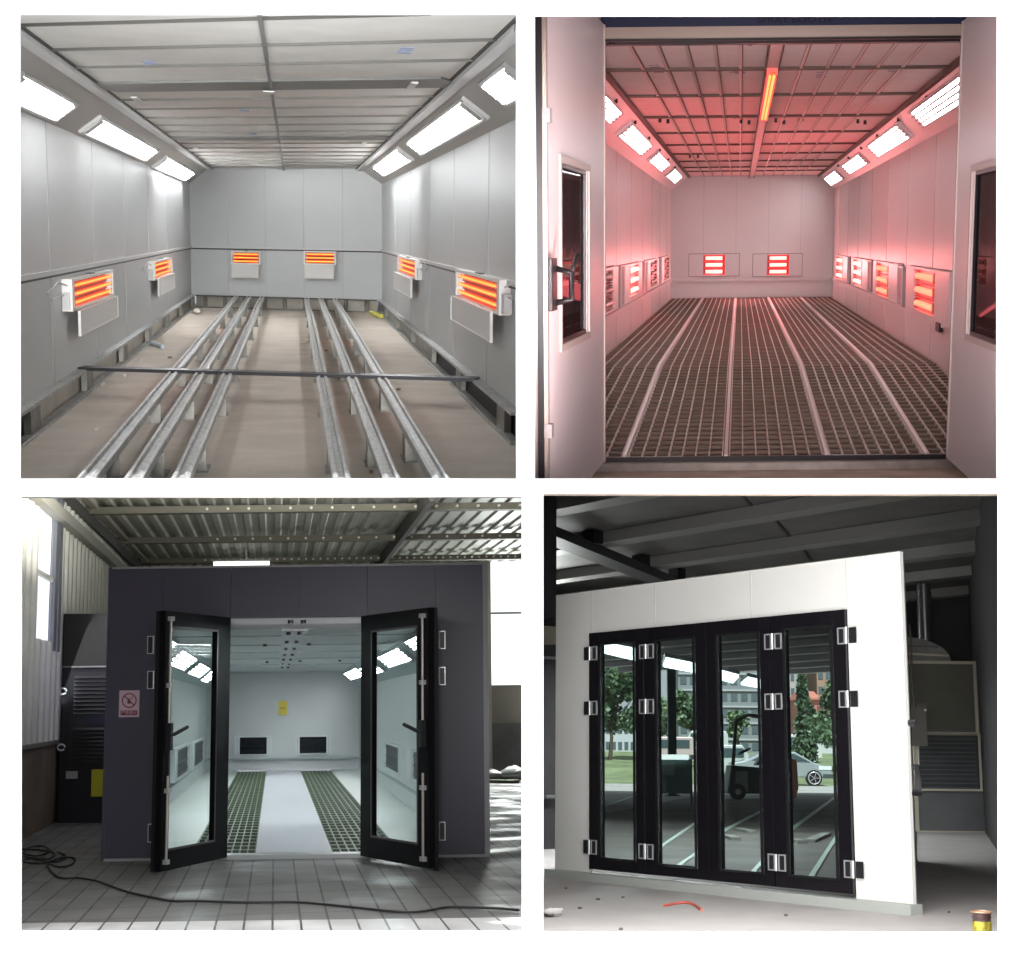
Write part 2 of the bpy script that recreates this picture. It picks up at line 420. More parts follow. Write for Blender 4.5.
# infrared heaters with hanging flap
def build_heater(room, side, val, q, qf, label, group, cable=True, slant=None):
    c, w, h = wallquad(room, side, val, q, .1)
    if qf:
        c2, w2, h2 = wallquad(room, side, val, qf, .1)
    R = ROT[side]
    if slant and side == 'back': c.y = slant(c.x); R = Matrix.Rotation(-math.atan(KA), 3, 'Z')
    t = thing(room, 'infrared_heater', c, label, 'infrared heater', group, R)
    e = .03*(w/.7)
    mb = MB().box(-w/2, w/2, -.02, 0, 0, h)
    mb.box(-w/2, w/2, -.1, -.02, h-.03, h); mb.box(-w/2, w/2, -.1, -.02, 0, .03)
    mb.box(-w/2, -w/2+e, -.1, -.02, .03, h-.03); mb.box(w/2-e, w/2, -.1, -.02, .03, h-.03)
    part(t, 'housing', mb, M_cream)
    part(t, 'reflector', MB().box(-w/2+e, w/2-e, -.03, -.02, .03, h-.03), M_heatrefl)
    for i in range(3):
        z = .03 + (h-.06)*(i+.5)/3
        tb = part(t, 'heating_tube', MB().tube([(-w/2+e*1.2, -.07, z), (w/2-e*1.2, -.07, z)], (h-.06)*.088, 10), M_heatA)
        part(tb, 'filament', MB().box(-w*.42, w*.42, -.07-(h-.06)*.095, -.07-(h-.06)*.07, z-.006, z+.012), M_heatcore)
        for s in (-1, 1): part(t, 'tube_holder', MB().box(s*w*.44-e*.5, s*w*.44+e*.5, -.09, -.03, z-.03, z+.03), mat('dull steel clip', (.5,.45,.42), .4, .6))
    if qf:
        d = (c2-c); dx = d.x if side == 'back' else (d.y if side == 'left' else -d.y)
        zt = c2.z+h2-c.z; zb = c2.z-c.z
        mb = MB().box(dx-w2/2, dx+w2/2, -.12, -.1, zb, zt); mb.ring(dx-w2/2, dx+w2/2, zb, zt, -.128, -.12, .012)
        part(t, 'hanging_flap', mb, mat('pale flap enamel', (.66,.65,.63), .4))
    part(t, 'top_catch', MB().box(-.04*w, .04*w, -.08, -.02, h, h+.012), M_black)
    if cable:
        s = -1 if side == 'left' else (1 if side == 'right' else 0)
        if s:
            pts = [(s*(w/2), -.05, h*.8), (s*(w/2+.25*w*.5), -.03, h*.95), (s*(w/2+.3*w), -.02, h*.7), (s*(w/2+.22*w), -.03, h*.5), (s*(w/2), -.05, h*.55)]
            cur = []
            for i in range(len(pts)-1):
                for k in range(4): cur.append(V(pts[i]).lerp(V(pts[i+1]), k/4))
            part(t, 'cable', MB().tube(cur, .008, 6), M_cable)
            part(t, 'junction_box', MB().box(s*w*.5-.02*w, s*w*.53+.02*w, -.08, -.01, .02, h*.6), M_cable)
    return t
GH = 'infrared heaters of the grey booth'
build_heater(A, 'left', XL, [(70.4,279),(113.7,270),(114.8,295),(74.6,312)], [(76.6,310),(115.8,297),(116.4,317),(79.8,336)], 'nearest glowing heater with hanging flap on left grey wall', GH)
build_heater(A, 'left', XL, [(153.3,262.5),(172.5,256.6),(173,272.8),(156,281)], [(157,280),(173,272),(173.8,288.6),(158.4,295.8)], 'smaller farther glowing heater on left grey wall', GH)
build_heater(A, 'right', XR, [(455.6,269.4),(501.7,279.7),(496.6,315.5),(454.4,295.8)], [(454,295),(494,313),(491.5,341.8),(452.3,319.8)], 'nearest glowing heater with hanging flap on right grey wall', GH)
build_heater(A, 'right', XR, [(398,255.4),(416,260),(414.7,279.7),(396.8,272)], [(396,272),(413,279),(411.4,296.8),(395,289)], 'smaller farther glowing heater on right grey wall', GH)
def sl(x): return ya(x, YA)
build_heater(A, 'back', YA, [(230.6,251.5),(263.3,251.5),(263.3,264.8),(230.6,264.8)], [(231.6,264.8),(262,264.8),(262,278.4),(231.6,278.4)], 'left glowing heater on the grey end wall', GH, False, sl)
build_heater(A, 'back', YA, [(303.9,251),(338.7,251),(338.7,264.5),(303.9,264.5)], [(305,264.5),(337,264.5),(337,278),(305,278)], 'right glowing heater on the grey end wall', GH, False, sl)

# floor rails on stub legs
prof = [(-.055,0),(-.055,.055),(-.04,.07),(-.022,.07),(-.014,.045),(.014,.045),(.022,.07),(.04,.07),(.055,.055),(.055,0)]
names = ['leftmost floor rail, the outer one of the left trio', 'middle floor rail of the left trio', 'inner floor rail of the left trio, its right hand one',
         'inner floor rail of the right trio, its left hand one', 'middle floor rail of the right trio', 'rightmost floor rail, the outer one of the right trio']
zr = zft - .0
rx = []
for (pb, pt) in (((83,478),(234.5,298)),((132.5,478),(247.5,298)),((179.5,478),(261,298)),((345,478),(306,298)),((396,478),(320,298)),((447.5,478),(333.5,298))):
    rx.append((A.hit(*pb, 2, zr).x + A.hit(*pt, 2, zr).x)/2)
for i, x in enumerate(rx):
    y0 = start_y(A, x-.06, zr, RAx); y1 = ya(x, YA)-.02
    t = thing(A, 'floor_rail', (x, (y0+y1)/2, zfl), names[i], 'steel rail', 'steel floor rails of the grey booth')
    L_ = (y1-y0)/2; zt = zr-zfl
    mb = MB().slab([(a, -L_, zt-.07+b) for a, b in prof], (0, 2*L_, 0)); part(t, 'channel', mb, M_galv)
    yy = y0 + (.7 if i % 2 else 1.9) - (.4 if i > 2 else 0)
    if y0 < 9.6: yy = 10.7 + (i % 3)*.25 + (.4 if i > 2 else 0)
    while yy < y1:
        mb = MB(); yc = yy-(y0+y1)/2
        mb.box(-.045, .045, yc-.16, yc-.145, 0, zt-.07); mb.box(-.045, -.035, yc-.15, yc+.15, 0, zt-.07); mb.box(-.06, .06, yc-.2, yc+.2, 0, .006)
        part(t, 'leg', mb, M_galvd); yy += 3.3
# the cross bar tying the rails
a = A.hit(88, 368, 2, zft); b = A.hit(484, 379, 2, zft)
a.x = XL+.02; b.x = XR-.02
single(A, 'cross_bar', MB().bar(a+V((0,0,.0)), b+V((0,0,0)), .22, .035), mat('dark angle iron', (.045,.045,.05), .4, .4), 'dark steel bar lying across all the floor rails of the grey booth', 'steel bar')
# plinth frames
for x, s, lb, opens in ((XL, 1, 'galvanized plinth frame with upright studs under the left grey wall', 0), (XR, -1, 'galvanized plinth frame with black gaps under the right grey wall', 1)):
    y0 = max(start_y(A, x, zfl, RAx), 8.9); y0 = max(y0, 10.3 if s > 0 else 0) ; y1 = ya(x, YA)
    t = thing(A, 'plinth_frame', (x, (y0+y1)/2, zfl), lb, 'plinth frame'); L_ = (y1-y0)/2; H = zft-zfl
    part(t, 'top_track', MB().box(min(0,s*.09), max(0,s*.09), -L_, L_, H-.03, H-.002), M_galv)
    part(t, 'bottom_track', MB().box(min(0,s*.09), max(0,s*.09), -L_, L_, 0, .03), M_galv)
    mb = MB().box(min(-s*.02,-s*.03), max(-s*.02,-s*.03), -L_, L_, 0, H-.03); part(t, 'backing_sheet', mb, mat('black gap shade', (.02,.02,.02), .8) if opens else mat('plain zinc sheet', (.40,.38,.33), .5, .4, .2, 2))  # right side: black sheet painted in for the shade of open gaps
    y = 12.9-3.5*1
    while y < y1:
        if y > y0+.3:
            yc = y-(y0+y1)/2; mb = MB().box(min(0,s*.06), max(0,s*.06), yc, yc+.5, .03, H-.03)
            part(t, 'stud', mb, M_galvd)
            if opens and (y > 19):
                part(t, 'infill_sheet', MB().box(min(-s*.015,0), max(-s*.015,0), yc+.5, yc+3.5, .03, H-.03), M_galvd)
        y += 3.5
xm0, xm1 = XL+.1, XR-.1; H = zft-zfl
t = thing(A, 'plinth_frame', (XM, YA, zfl), 'low plinth frame under the grey end wall', 'plinth frame', None, Matrix.Rotation(-math.atan(KA), 3, 'Z'))
W = (xm1-xm0)/2/math.cos(math.atan(KA))
part(t, 'top_track', MB().box(-W, W, -.07, 0, H-.03, H-.002), mat('dark zinc track', (.12,.12,.12), .5, .4))
part(t, 'bottom_track', MB().box(-W, W, -.07, 0, 0, .03), M_galvd)
part(t, 'backing_sheet', MB().box(-W, W, .0, .01, 0, H), mat('plain zinc sheet', (.4,.38,.33), .5))
for i in range(9):
    x = -W + 2*W*(i+.5)/9; part(t, 'stud', MB().box(x-.04, x+.04, -.05, 0, .03, H-.03), M_galvd)
# litter on the floor
p = A.hit(378, 314, 2, zfl)
p2 = A.hit(371, 312.5, 2, zfl+.05); p3 = A.hit(381, 316, 2, zfl+.05)
single(A, 'tape_measure', MB().tube([p2, p2.lerp(p3,.5), p3], .05, 10, rs=[.04,.05,.05]), mat('yellow green plastic', (.62,.60,.10), .5), 'yellow green cylinder lying by the right rear of the bare floor', 'tool')
p = A.hit(158, 345, 2, zfl+.03); mb = MB()
mb.tube([A.hit(152,343,2,zfl+.03), A.hit(163,347,2,zfl+.03)], .035, 8)
single(A, 'plastic_bottle', mb, mat('pale blue plastic', (.55,.63,.70), .3), 'pale blue crumpled bottle on the floor beside the left plinth', 'bottle')
p = A.hit(197, 314, 2, zfl); mb = MB()
mb.lathe([(.02,0),(.08,.02),(.1,.05),(.07,.09),(.03,.11)], 9, 0, Matrix.Translation(p))
single(A, 'crumpled_bag', mb, mat('dirty white film', (.6,.55,.48), .6), 'crumpled off white bag in the far left floor corner', 'bag')
single(A, 'wood_offcut', MB().bar(A.hit(303,342,2,zfl+.02), A.hit(313,340,2,zfl+.02), .12, .03), mat('pale wood', (.62,.55,.45), .7), 'short pale stick lying on the floor between the two rail trios', 'stick')
for k, (px, py, c) in enumerate(((140,360,0),(125,376,0),(208,305,1),(326,351,1),(410,436,0),(333,458,0),(371,473,1),(97,430,0),(103,385,0),(398,390,1),(250,471,0),(170,358,1))):
    p = A.hit(px, py, 2, zfl); mb = MB()
    n = 6; r = .012+.012*random.random(); pts = [(p.x+r*(1+.5*random.random())*math.cos(i*2*math.pi/n), p.y+2.2*r*(1+.5*random.random())*math.sin(i*2*math.pi/n), p.z) for i in range(n)]
    mb.slab(pts, (0,0,.02))
    single(A, 'rubble_chip', mb, mat('rubble %d' % c, (.22,.17,.13) if c else (.55,.5,.43), .8), 'small chip of rubble scattered on the dusty floor of the grey booth', 'rubble', 'rubble chips on the grey booth floor')
# =================================================================== HALL B : white booth under red heaters, grating floor
B = Room(740, 240, tilt=.010, xm=.35)
YB = 42.0; YF = 13.3
MB_wall = mat('white booth panel', (.78,.76,.765), .32, var=.02, scale=.5)
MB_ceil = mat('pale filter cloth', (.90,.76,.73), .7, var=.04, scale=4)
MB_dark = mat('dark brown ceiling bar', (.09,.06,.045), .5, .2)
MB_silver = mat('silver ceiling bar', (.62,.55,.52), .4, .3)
zfB = B.hit(752, 297, 1, YB).z; XLB = B.hit(671, 240, 1, YB).x; XRB = B.hit(833, 240, 1, YB).x
zcB = B.hit(752, 175.5, 1, YB).z; zwB = B.hit(752, 190, 1, YB).z
XCLB = B.hit(689, 175, 1, YB).x; XCRB = B.hit(819, 175, 1, YB).x
zth = B.hit(780, 455, 1, YF).z                       # floor height at the doorway
YK = B.hit(752, 364, 2, zfB).y                       # where the ramp meets the level floor
def zfloor(y): return zfB if y >= YK else zth + (zfB-zth)*(y-YF)/(YK-YF)
# pit floor, walls
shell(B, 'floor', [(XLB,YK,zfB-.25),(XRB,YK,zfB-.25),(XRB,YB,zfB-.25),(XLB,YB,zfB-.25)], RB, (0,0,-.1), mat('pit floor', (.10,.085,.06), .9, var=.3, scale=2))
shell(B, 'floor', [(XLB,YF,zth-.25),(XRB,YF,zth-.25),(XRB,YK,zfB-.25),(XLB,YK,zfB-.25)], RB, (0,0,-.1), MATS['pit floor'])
shell(B, 'wall_left', [(XLB,YF+.1,-2.3),(XLB,YB,-2.3),(XLB,YB,zwB),(XLB,YF+.1,zwB)], RB, (-.06,0,0), MB_wall)
shell(B, 'wall_right', [(XRB,YF+.1,-2.3),(XRB,YB,-2.3),(XRB,YB,zwB),(XRB,YF+.1,zwB)], RB, (.06,0,0), MB_wall)
shell(B, 'wall_back', [(XLB,YB,-2.3),(XRB,YB,-2.3),(XRB,YB,zcB),(XLB,YB,zcB)], RB, (0,.06,0), MB_wall)
shell(B, 'wall_left_chamfer', [(XLB,YF+.1,zwB),(XLB,YB,zwB),(XCLB,YB,zcB),(XCLB,YF+.1,zcB)], RB, (-.05,0,.05), MB_wall)
shell(B, 'wall_right_chamfer', [(XRB,YF+.1,zwB),(XRB,YB,zwB),(XCRB,YB,zcB),(XCRB,YF+.1,zcB)], RB, (.05,0,.05), MB_wall)
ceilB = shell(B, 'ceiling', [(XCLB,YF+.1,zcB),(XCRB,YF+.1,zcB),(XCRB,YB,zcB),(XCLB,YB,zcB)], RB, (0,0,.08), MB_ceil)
# ledge on the end wall and side ledges
zl = B.hit(752, 279, 1, YB).z
struct(B, 'trim_7', MB().box(XLB, XRB, YB-.12, YB, zl-.06, zl).box(XLB, XRB, YB-.06, YB, zfB, zl-.06), MB_wall)
mb = MB(); zs_ = B.hit(951, 333, 0, XRB).z
struct(B, 'trim_8', mb.box(XRB-.05, XRB, YF+3, YB, zl-.03, zl+.03), MB_wall)
struct(B, 'trim_9', MB().box(XLB, XLB+.05, YF+3, YB, zl-.03, zl+.03), MB_wall)
# seams
mb = MB()
for x, s in ((XLB, 1), (XRB, -1)):
    for i in range(8): mb.box(min(x,x+s*.004), max(x,x+s*.004), 17+i*3.2, 17.03+i*3.2, zfB, zwB)
for i in range(1, 5): mb.box(XLB+i*(XRB-XLB)/5, XLB+i*(XRB-XLB)/5+.006, YB-.004, YB, zfB, zcB)
struct(B, 'trim_10', mb, mat('white panel seam', (.5,.47,.47), .5))
# ceiling grid
invs = [.00613,.00722,.00844,.00967,.01087,.0120,.0131,.0142,.0150]
ys = [v*zcB*F for v in invs]
for i, y in enumerate(ys):
    w = .10 if i not in (2, 5) else .16
    part(ceilB, 'cross_bar', MB().box(XCLB, XCRB, y-w/2, y+w/2, zcB-.03, zcB-.002), MB_dark)
xs = [B.hit(px, 42, 1, YF).x for px in (624,653,683,713,740.5,812.6,844,874,904,934)]
for x in xs:
    if XCLB < x < XCRB: 
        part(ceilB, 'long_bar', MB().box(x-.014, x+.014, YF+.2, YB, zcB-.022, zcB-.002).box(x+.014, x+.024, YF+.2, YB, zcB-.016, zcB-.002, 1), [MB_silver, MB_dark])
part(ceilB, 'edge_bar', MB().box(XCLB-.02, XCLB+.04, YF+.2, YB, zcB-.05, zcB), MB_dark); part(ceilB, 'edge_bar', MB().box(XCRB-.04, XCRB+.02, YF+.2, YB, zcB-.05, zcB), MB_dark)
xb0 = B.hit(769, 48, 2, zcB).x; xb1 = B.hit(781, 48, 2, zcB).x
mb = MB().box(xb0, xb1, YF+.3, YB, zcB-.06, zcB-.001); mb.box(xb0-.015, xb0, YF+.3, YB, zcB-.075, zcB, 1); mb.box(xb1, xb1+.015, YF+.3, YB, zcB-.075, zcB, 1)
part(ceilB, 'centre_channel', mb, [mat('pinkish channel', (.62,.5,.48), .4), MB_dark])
for px, py in ((612,42),(750,43),(604,65),(680,43+0),(660,121),(668,122),(741,122),(749,123),(776,121),(784,123),(858,122),(865,123),(690,157),(698,157)):
    p = B.hit(px, py, 2, zcB-.05)
    if XCLB < p.x < XCRB and p.y > YF: part(ceilB, 'hook', MB().tube([p+V((0,0,.04)), p-V((0,0,.02))], .022, 8), M_black)
for px, py in ((655,68),(656,70),(733,70),(738,71),(820,75),(893,69),(680,117),(735,117),(800,120),(733,145)):
    p = B.hit(px, py, 2, zcB-.003); mb = MB()
    for r in range(3): mb.box(p.x-.05+r*.01, p.x+.05+r*.01, p.y+r*.22-.3, p.y+r*.22-.2, zcB-.005, zcB)
    part(ceilB, 'printed_mark', mb, mat('purple print', (.42,.30,.36), .7))
# clips along the slopes
for xw, xc, s in ((XLB, XCLB, 'left'), (XRB, XCRB, 'right')):
    w_ = ceilB
    for i in range(7):
        y = 15.2+i*3.3; f = .82
        x = xw+(xc-xw)*f; z = zwB+(zcB-zwB)*f - .02
        part(w_, 'hook', MB().tube([(x, y, z+.03), (x, y, z-.02)], .024, 8), M_black)
# red lamp unit in the centre channel
t = thing(B, 'infrared_heater', ((xb0+xb1)/2, 18.0, zcB-.06), 'long glowing red heater unit let into the centre channel of the pink ceiling', 'infrared heater')
w = (xb1-xb0)
part(t, 'housing', MB().box(-w/2, w/2, -2.6, 3.2, -.04, 0).box(-w/2+.0, -w/2+.02, -2.6, 3.2, -.07, -.04).box(w/2-.02, w/2, -2.6, 3.2, -.07, -.04), mat('red hot channel', (.8,.18,.14), .4, emit=(1,.08,.06), es=.5))
for k, x in enumerate((-w*.2, w*.2)):
    part(t, 'heating_tube', MB().tube([(x, -2.4, -.06), (x, 3.0, -.06)], .014, 8), mat('red hot quartz', (1,.3,.1), .4, emit=(1,.22,.05), es=3))

# slanted lamps
GB = 'slanted lamps of the pink lit booth'
M_frB = mat('white lamp frame', (.72,.70,.70), .35)
for side, q, lb in (
    ('left', [(601,88),(619,111),(605.5,125),(590,98)], 'nearest lamp on the left slope of the pink lit booth, cut by the doorway'),
    ('left', [(630,121.5),(651,144),(640,153.5),(616.5,134)], 'second lamp from the doorway on the left slope of the pink lit booth'),
    ('left', [(658,151),(668.7,163),(661,170),(646.6,159.3)], 'third lamp from the doorway on the left slope of the pink lit booth'),
    ('left', [(674.2,167.5),(681.2,176),(674.2,182),(664.7,175)], 'farthest smallest lamp on the left slope of the pink lit booth'),
    ('right', [(969,67),(985,85),(928,125),(910.5,112)], 'nearest lamp on the right slope of the pink lit booth, cut by the doorway'),
    ('right', [(898,123),(913,134),(880.4,155.4),(867.8,145.4)], 'second lamp from the doorway on the right slope of the pink lit booth'),
    ('right', [(859,153),(869.8,161),(851.5,172.5),(842.7,165.5)], 'third lamp from the doorway on the right slope of the pink lit booth'),
    ('right', [(835.2,169.3),(845.3,178),(831.5,183.6),(825.2,178)], 'farthest smallest lamp on the right slope of the pink lit booth')):
    a = (XLB, zwB, XCLB, zcB) if side == 'left' else (XRB, zwB, XCRB, zcB)
    build_lamp(B, *a, side, q, lb, 4, M_tubeB, GB, M_frB, glow_shields=mat('grey glow shield', (.50,.50,.51), .5))

# three element wall heaters: q = whole housing outline, g = glowing window (same wall)
M_redtube = mat('pink white heating tube', (1,.5,.4), .4, emit=(1,.42,.36), es=2.2)
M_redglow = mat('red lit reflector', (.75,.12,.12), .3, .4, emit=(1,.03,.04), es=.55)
M_redorange = mat('orange red heating tube', (1,.4,.2), .4, emit=(1,.22,.12), es=1.7)
M_coldtube = mat('unlit quartz tube', (.35,.2,.2), .3)
def booth_heater(room, side, val, q, g, label, group, tube, glow, n=3, housing=None, name='infrared_heater', cat='infrared heater'):
    housing = housing or MB_wall
    c, w, h = wallquad(room, side, val, q, .06); c2, w2, h2 = wallquad(room, side, val, g, .06)
    t = thing(room, name, c, label, cat, group, ROT[side])
    d = c2-c; dx = d.x if side == 'back' else (d.y if side == 'left' else -d.y)
    a0 = max(dx-w2/2, -w/2+.02); a1 = min(dx+w2/2, w/2-.02); z0 = max(d.z, .02); z1 = min(d.z+h2, h-.02)
    mb = MB(); mb.box(-w/2, w/2, -.02, 0, 0, h)
    mb.box(-w/2, a0, -.08, -.02, 0, h); mb.box(a1, w/2, -.08, -.02, 0, h); mb.box(a0, a1, -.08, -.02, 0, z0); mb.box(a0, a1, -.08, -.02, z1, h)
    part(t, 'housing', mb, housing)
    part(t, 'reflector', MB().box(a0, a1, -.03, -.02, z0, z1), glow)
    part(t, 'shade_rim', MB().box(-w/2-.014*(1 if side == 'back' else 3), w/2+.014*(1 if side == 'back' else 3), -.015, 0, -.014, h+.014), mat('dark shade rim', (.22,.17,.17), .6))  # dark plate painted in for the shadow edging the housing
    hh = z1-z0; e = (a1-a0)
    for i in range(n):
        z = z0 + hh*(i+.5)/n
        if tube: part(t, 'heating_tube', MB().tube([(a0+e*.12, -.06, z), (a1-e*.12, -.06, z)], hh/n*.24, 8), tube)
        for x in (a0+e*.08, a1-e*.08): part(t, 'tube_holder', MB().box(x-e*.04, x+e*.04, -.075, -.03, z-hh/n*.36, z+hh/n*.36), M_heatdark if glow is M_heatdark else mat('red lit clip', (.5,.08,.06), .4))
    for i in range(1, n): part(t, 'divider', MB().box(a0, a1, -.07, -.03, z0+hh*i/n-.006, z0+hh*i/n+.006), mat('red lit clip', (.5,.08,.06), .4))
    mb = MB()
    for x in (-w/2+.06*w, w/2-.06*w):
        for z in (h*.3, h*.7): mb.tube([(x, -.08, z), (x, -.088, z)], .012, 6)
    pass
    return t
GHB = 'wall heaters of the pink lit booth'
booth_heater(B, 'back', YB, [(689,254),(739,254),(739,276),(689,276)], [(703,254.6),(725,254.6),(725,275),(703,275)], 'left heater on the pink end wall, glowing white pink', GHB, M_redtube, M_redglow)
booth_heater(B, 'back', YB, [(753,254),(802,254),(802,276),(753,276)], [(767,254.6),(789,254.6),(789,275),(767,275)], 'right heater on the pink end wall, glowing white pink', GHB, M_redtube, M_redglow)
booth_heater(B, 'right', XRB, [(907,265.5),(950.5,272.5),(950.5,324),(907,311)], [(915,268),(936,272),(936,317),(915,309)], 'nearest and largest heater on the right wall of the pink lit booth', GHB, M_redorange, M_redglow)
booth_heater(B, 'right', XRB, [(874,261),(899,264),(899,304),(874,294)], [(877,262),(889.5,264),(889.5,300),(877,294)], 'second heater from the doorway on the right wall of the pink lit booth', GHB, M_redorange, M_redglow)
booth_heater(B, 'right', XRB, [(852,258),(869,259.5),(869,291),(852,285)], [(854,258.5),(863,260),(863,288),(854,284)], 'third heater from the doorway on the right wall of the pink lit booth', GHB, M_redtube, M_redglow)
booth_heater(B, 'right', XRB, [(835.5,255.5),(848,256.5),(848,283),(835.5,279)], [(837,256),(843.7,257),(843.7,281),(837,278)], 'farthest heater on the right wall of the pink lit booth', GHB, M_redtube, M_redglow)
M_pgrey = mat('unlit heater reflector', (.36,.25,.25), .3, .5)
booth_heater(B, 'left', XLB, [(601,270),(617,266),(617,309),(601,317)], [(601.5,271.5),(612,269.5),(612,309),(601.5,314)], 'nearest heater on the left wall, dark, beside the window door', GHB, M_coldtube, M_pgrey)
booth_heater(B, 'left', XLB, [(624,265.5),(641,262),(641,297),(624,303)], [(628.5,265),(638,263),(638,293),(628.5,297)], 'second heater from the doorway on the left wall, showing red elements', GHB, M_redtube, M_redglow)
booth_heater(B, 'left', XLB, [(647,261),(658,258),(658,286),(647,290)], [(649.5,261),(656.5,259),(656.5,284),(649.5,287)], 'third heater from the doorway on the left wall, dim red', GHB, M_coldtube, M_pgrey)
booth_heater(B, 'left', XLB, [(661,257.5),(669.5,256),(669.5,279),(661,283)], [(663.5,257.5),(668.5,256.5),(668.5,278),(663.5,280)], 'farthest heater on the left wall, beside the corner', GHB, M_coldtube, M_pgrey)
# grey cover boxes beside the heaters
for side, X_, q, lb in (('right', XRB, [(900,266),(905,267),(905,306),(900,305)], 'grey cover box between the two nearest right wall heaters of the pink booth'),
                    ('right', XRB, [(870,260),(873,261),(873,292),(870,291)], 'grey cover box between the second and third right wall heaters'),
                    ('left', XLB, [(618,266),(622,265),(622,305),(618,307)], 'grey cover box between the first and second left wall heaters'),
                    ('left', XLB, [(642.5,262),(645,261),(645,292),(642.5,293)], 'grey cover box between the second and third left wall heaters')):
    c, w, h = wallquad(B, side, X_, q, .05)
    t = thing(B, 'cover_box', c, lb, 'cover box', None, ROT[side])
    part(t, 'body', MB().box(-w/2, w/2, -.09, 0, 0, h), mat('grey cover', (.36,.33,.34), .5)); part(t, 'lip', MB().ring(-w/2, w/2, 0, h, -.1, -.09, .015), MB_wall)
# cable tray under right heaters
pts = [B.hit(905, 309, 0, XRB-.02), B.hit(942, 327, 0, XRB-.02)]
t = thing(B, 'cable_duct', pts[0], 'white cable duct with black end clip under nearest right heater', 'cable duct')
part(t, 'duct', MB().bar((0,0,0), V(pts[1])-pts[0], .04, .04), MB_wall)
e = V(pts[1])-pts[0]; part(t, 'end_clip', MB().box(e.x-.05, e.x+.0, e.y-.1, e.y+.25, e.z-.06, e.z+.05), M_black)

# grating floor : strips between the five columns
colsX = [XLB+.01] + [B.hit(px, 300, 2, zfB).x for px in (701.5, 735.4, 769.5, 803.5)] + [XRB-.01]
M_long = mat('bright grating bar', (.55,.50,.45), .45, .2)
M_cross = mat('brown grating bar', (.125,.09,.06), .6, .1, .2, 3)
rows = [(YF, YK), (YK, YK+3.2), (YK+3.2, YK+9.5), (YK+9.5, YB)]
rn = ['the ramp by the doorway', 'the level floor just past the ramp', 'the middle of the level floor', 'the far end of the floor']
cn = ['leftmost', 'second from left', 'middle', 'second from right', 'rightmost']
for ci in range(5):
    xa, xb = colsX[ci]+.03, colsX[ci+1]-.03
    for ri, (ya0, ya1) in enumerate(rows):
        za, zb = zfloor(ya0), zfloor(ya1)
        t = thing(B, 'floor_grating', ((xa+xb)/2, ya0, za), '%s brown steel grating on %s' % (cn[ci], rn[ri]), 'floor grating', 'steel floor gratings of the pink lit booth')
        w = (xb-xa)/2; L_ = ya1-ya0; sl_ = (zb-za)/L_
        nl = 6 if ci in (1,2,3) else 5
        mb = MB()
        for i in range(nl+2):
            x = -w+2*w*i/(nl+1); g = .0055
            mb.hexa([(x-g,.02,-.04),(x+g,.02,-.04),(x+g,L_-.02,-.04+sl_*L_),(x-g,L_-.02,-.04+sl_*L_),(x-g,.02,0),(x+g,.02,0),(x+g,L_-.02,sl_*L_),(x-g,L_-.02,sl_*L_)])
        n = int(L_/.235)
        for i in range(n):
            y = .06+ (L_-.12)*i/(n-1); z = sl_*y
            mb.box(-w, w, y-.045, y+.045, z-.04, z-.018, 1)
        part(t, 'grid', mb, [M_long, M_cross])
sn = ['leftmost', 'second from left', 'third from left', 'rightmost']
for i in range(4):
    x = colsX[i+1]; mb = MB()
    for y0, y1 in ((YF, YK), (YK, YB)):
        z0, z1 = zfloor(y0), zfloor(y1)
        mb.hexa([(x-.015,y0,z0-.05),(x+.015,y0,z0-.05),(x+.015,y1,z1-.05),(x-.015,y1,z1-.05),(x-.015,y0,z0+.012),(x+.015,y0,z0+.012),(x+.015,y1,z1+.012),(x-.015,y1,z1+.012)])
    single(B, 'support_rail', mb, mat('white painted rail', (.70,.66,.64), .35), '%s of the four white rails dividing the grating floor' % sn[i], 'support rail', 'white rails between the gratings')

# doorway : jambs, header, threshold and the ground outside
M_beige = mat('beige painted steel', (.36,.33,.28), .5)
M_navy = mat('navy sign sheet', (.010,.022,.065), .5)
xj0 = B.hit(601, 240, 1, YF).x; xj1 = B.hit(958, 240, 1, YF).x
ztop = B.hit(780, 38, 1, YF).z; zh1 = B.hit(780, 26, 1, YF).z
struct(B, 'trim_11', MB().box(xj0-.25, xj1+.25, YF-.02, YF+.1, ztop, zh1+.0), M_beige)
struct(B, 'trim_12', MB().box(xj0, xj1, YF+.1, YF+.2, ztop-.03, ztop+.03).box(xj0, xj1, YF-.03, YF, ztop-.02, ztop), M_black)
P = B.clip([(-2.6,YF,zh1),(3.2,YF,zh1),(3.2,YF,3.5),(-2.6,YF,3.5)], RB)
t = thing(B, 'sign_board', ((xj0+xj1)/2, YF-.02, zh1), 'navy blue sign board over the doorway of the pink lit booth, faint dark letters', 'sign')
part(t, 'board', MB().box(xj0-(xj0+xj1)/2, xj1-(xj0+xj1)/2, 0, .04, 0, .6), M_navy)
pc = B.hit(794, 20, 1, YF-.02) - V(((xj0+xj1)/2, YF-.02, zh1))
text_obj(t, 'SPRAY BOOTH', .075, Matrix.Translation((pc.x, -.004, pc.z)) @ Matrix.Diagonal((1.25,1,1,1)) @ FACE, mat('near black lettering', (.003,.005,.012), .7))
for s, x in ((-1, xj0), (1, xj1)):
    struct(B, 'trim_13' if s < 0 else 'trim_14', MB().box(min(x, x+s*.25), max(x, x+s*.25), YF-.03, YF+.08, zth-.1, 3.2), M_beige)
    struct(B, 'trim_15' if s < 0 else 'trim_16', MB().box(min(x, x+s*(.45 if s < 0 else 1)), max(x, x+s*(.45 if s < 0 else 1)), YF+.08, YF+.12, zth-.1, 3.2), MB_wall)
zg = B.hit(780, 470, 1, YF-.12).z
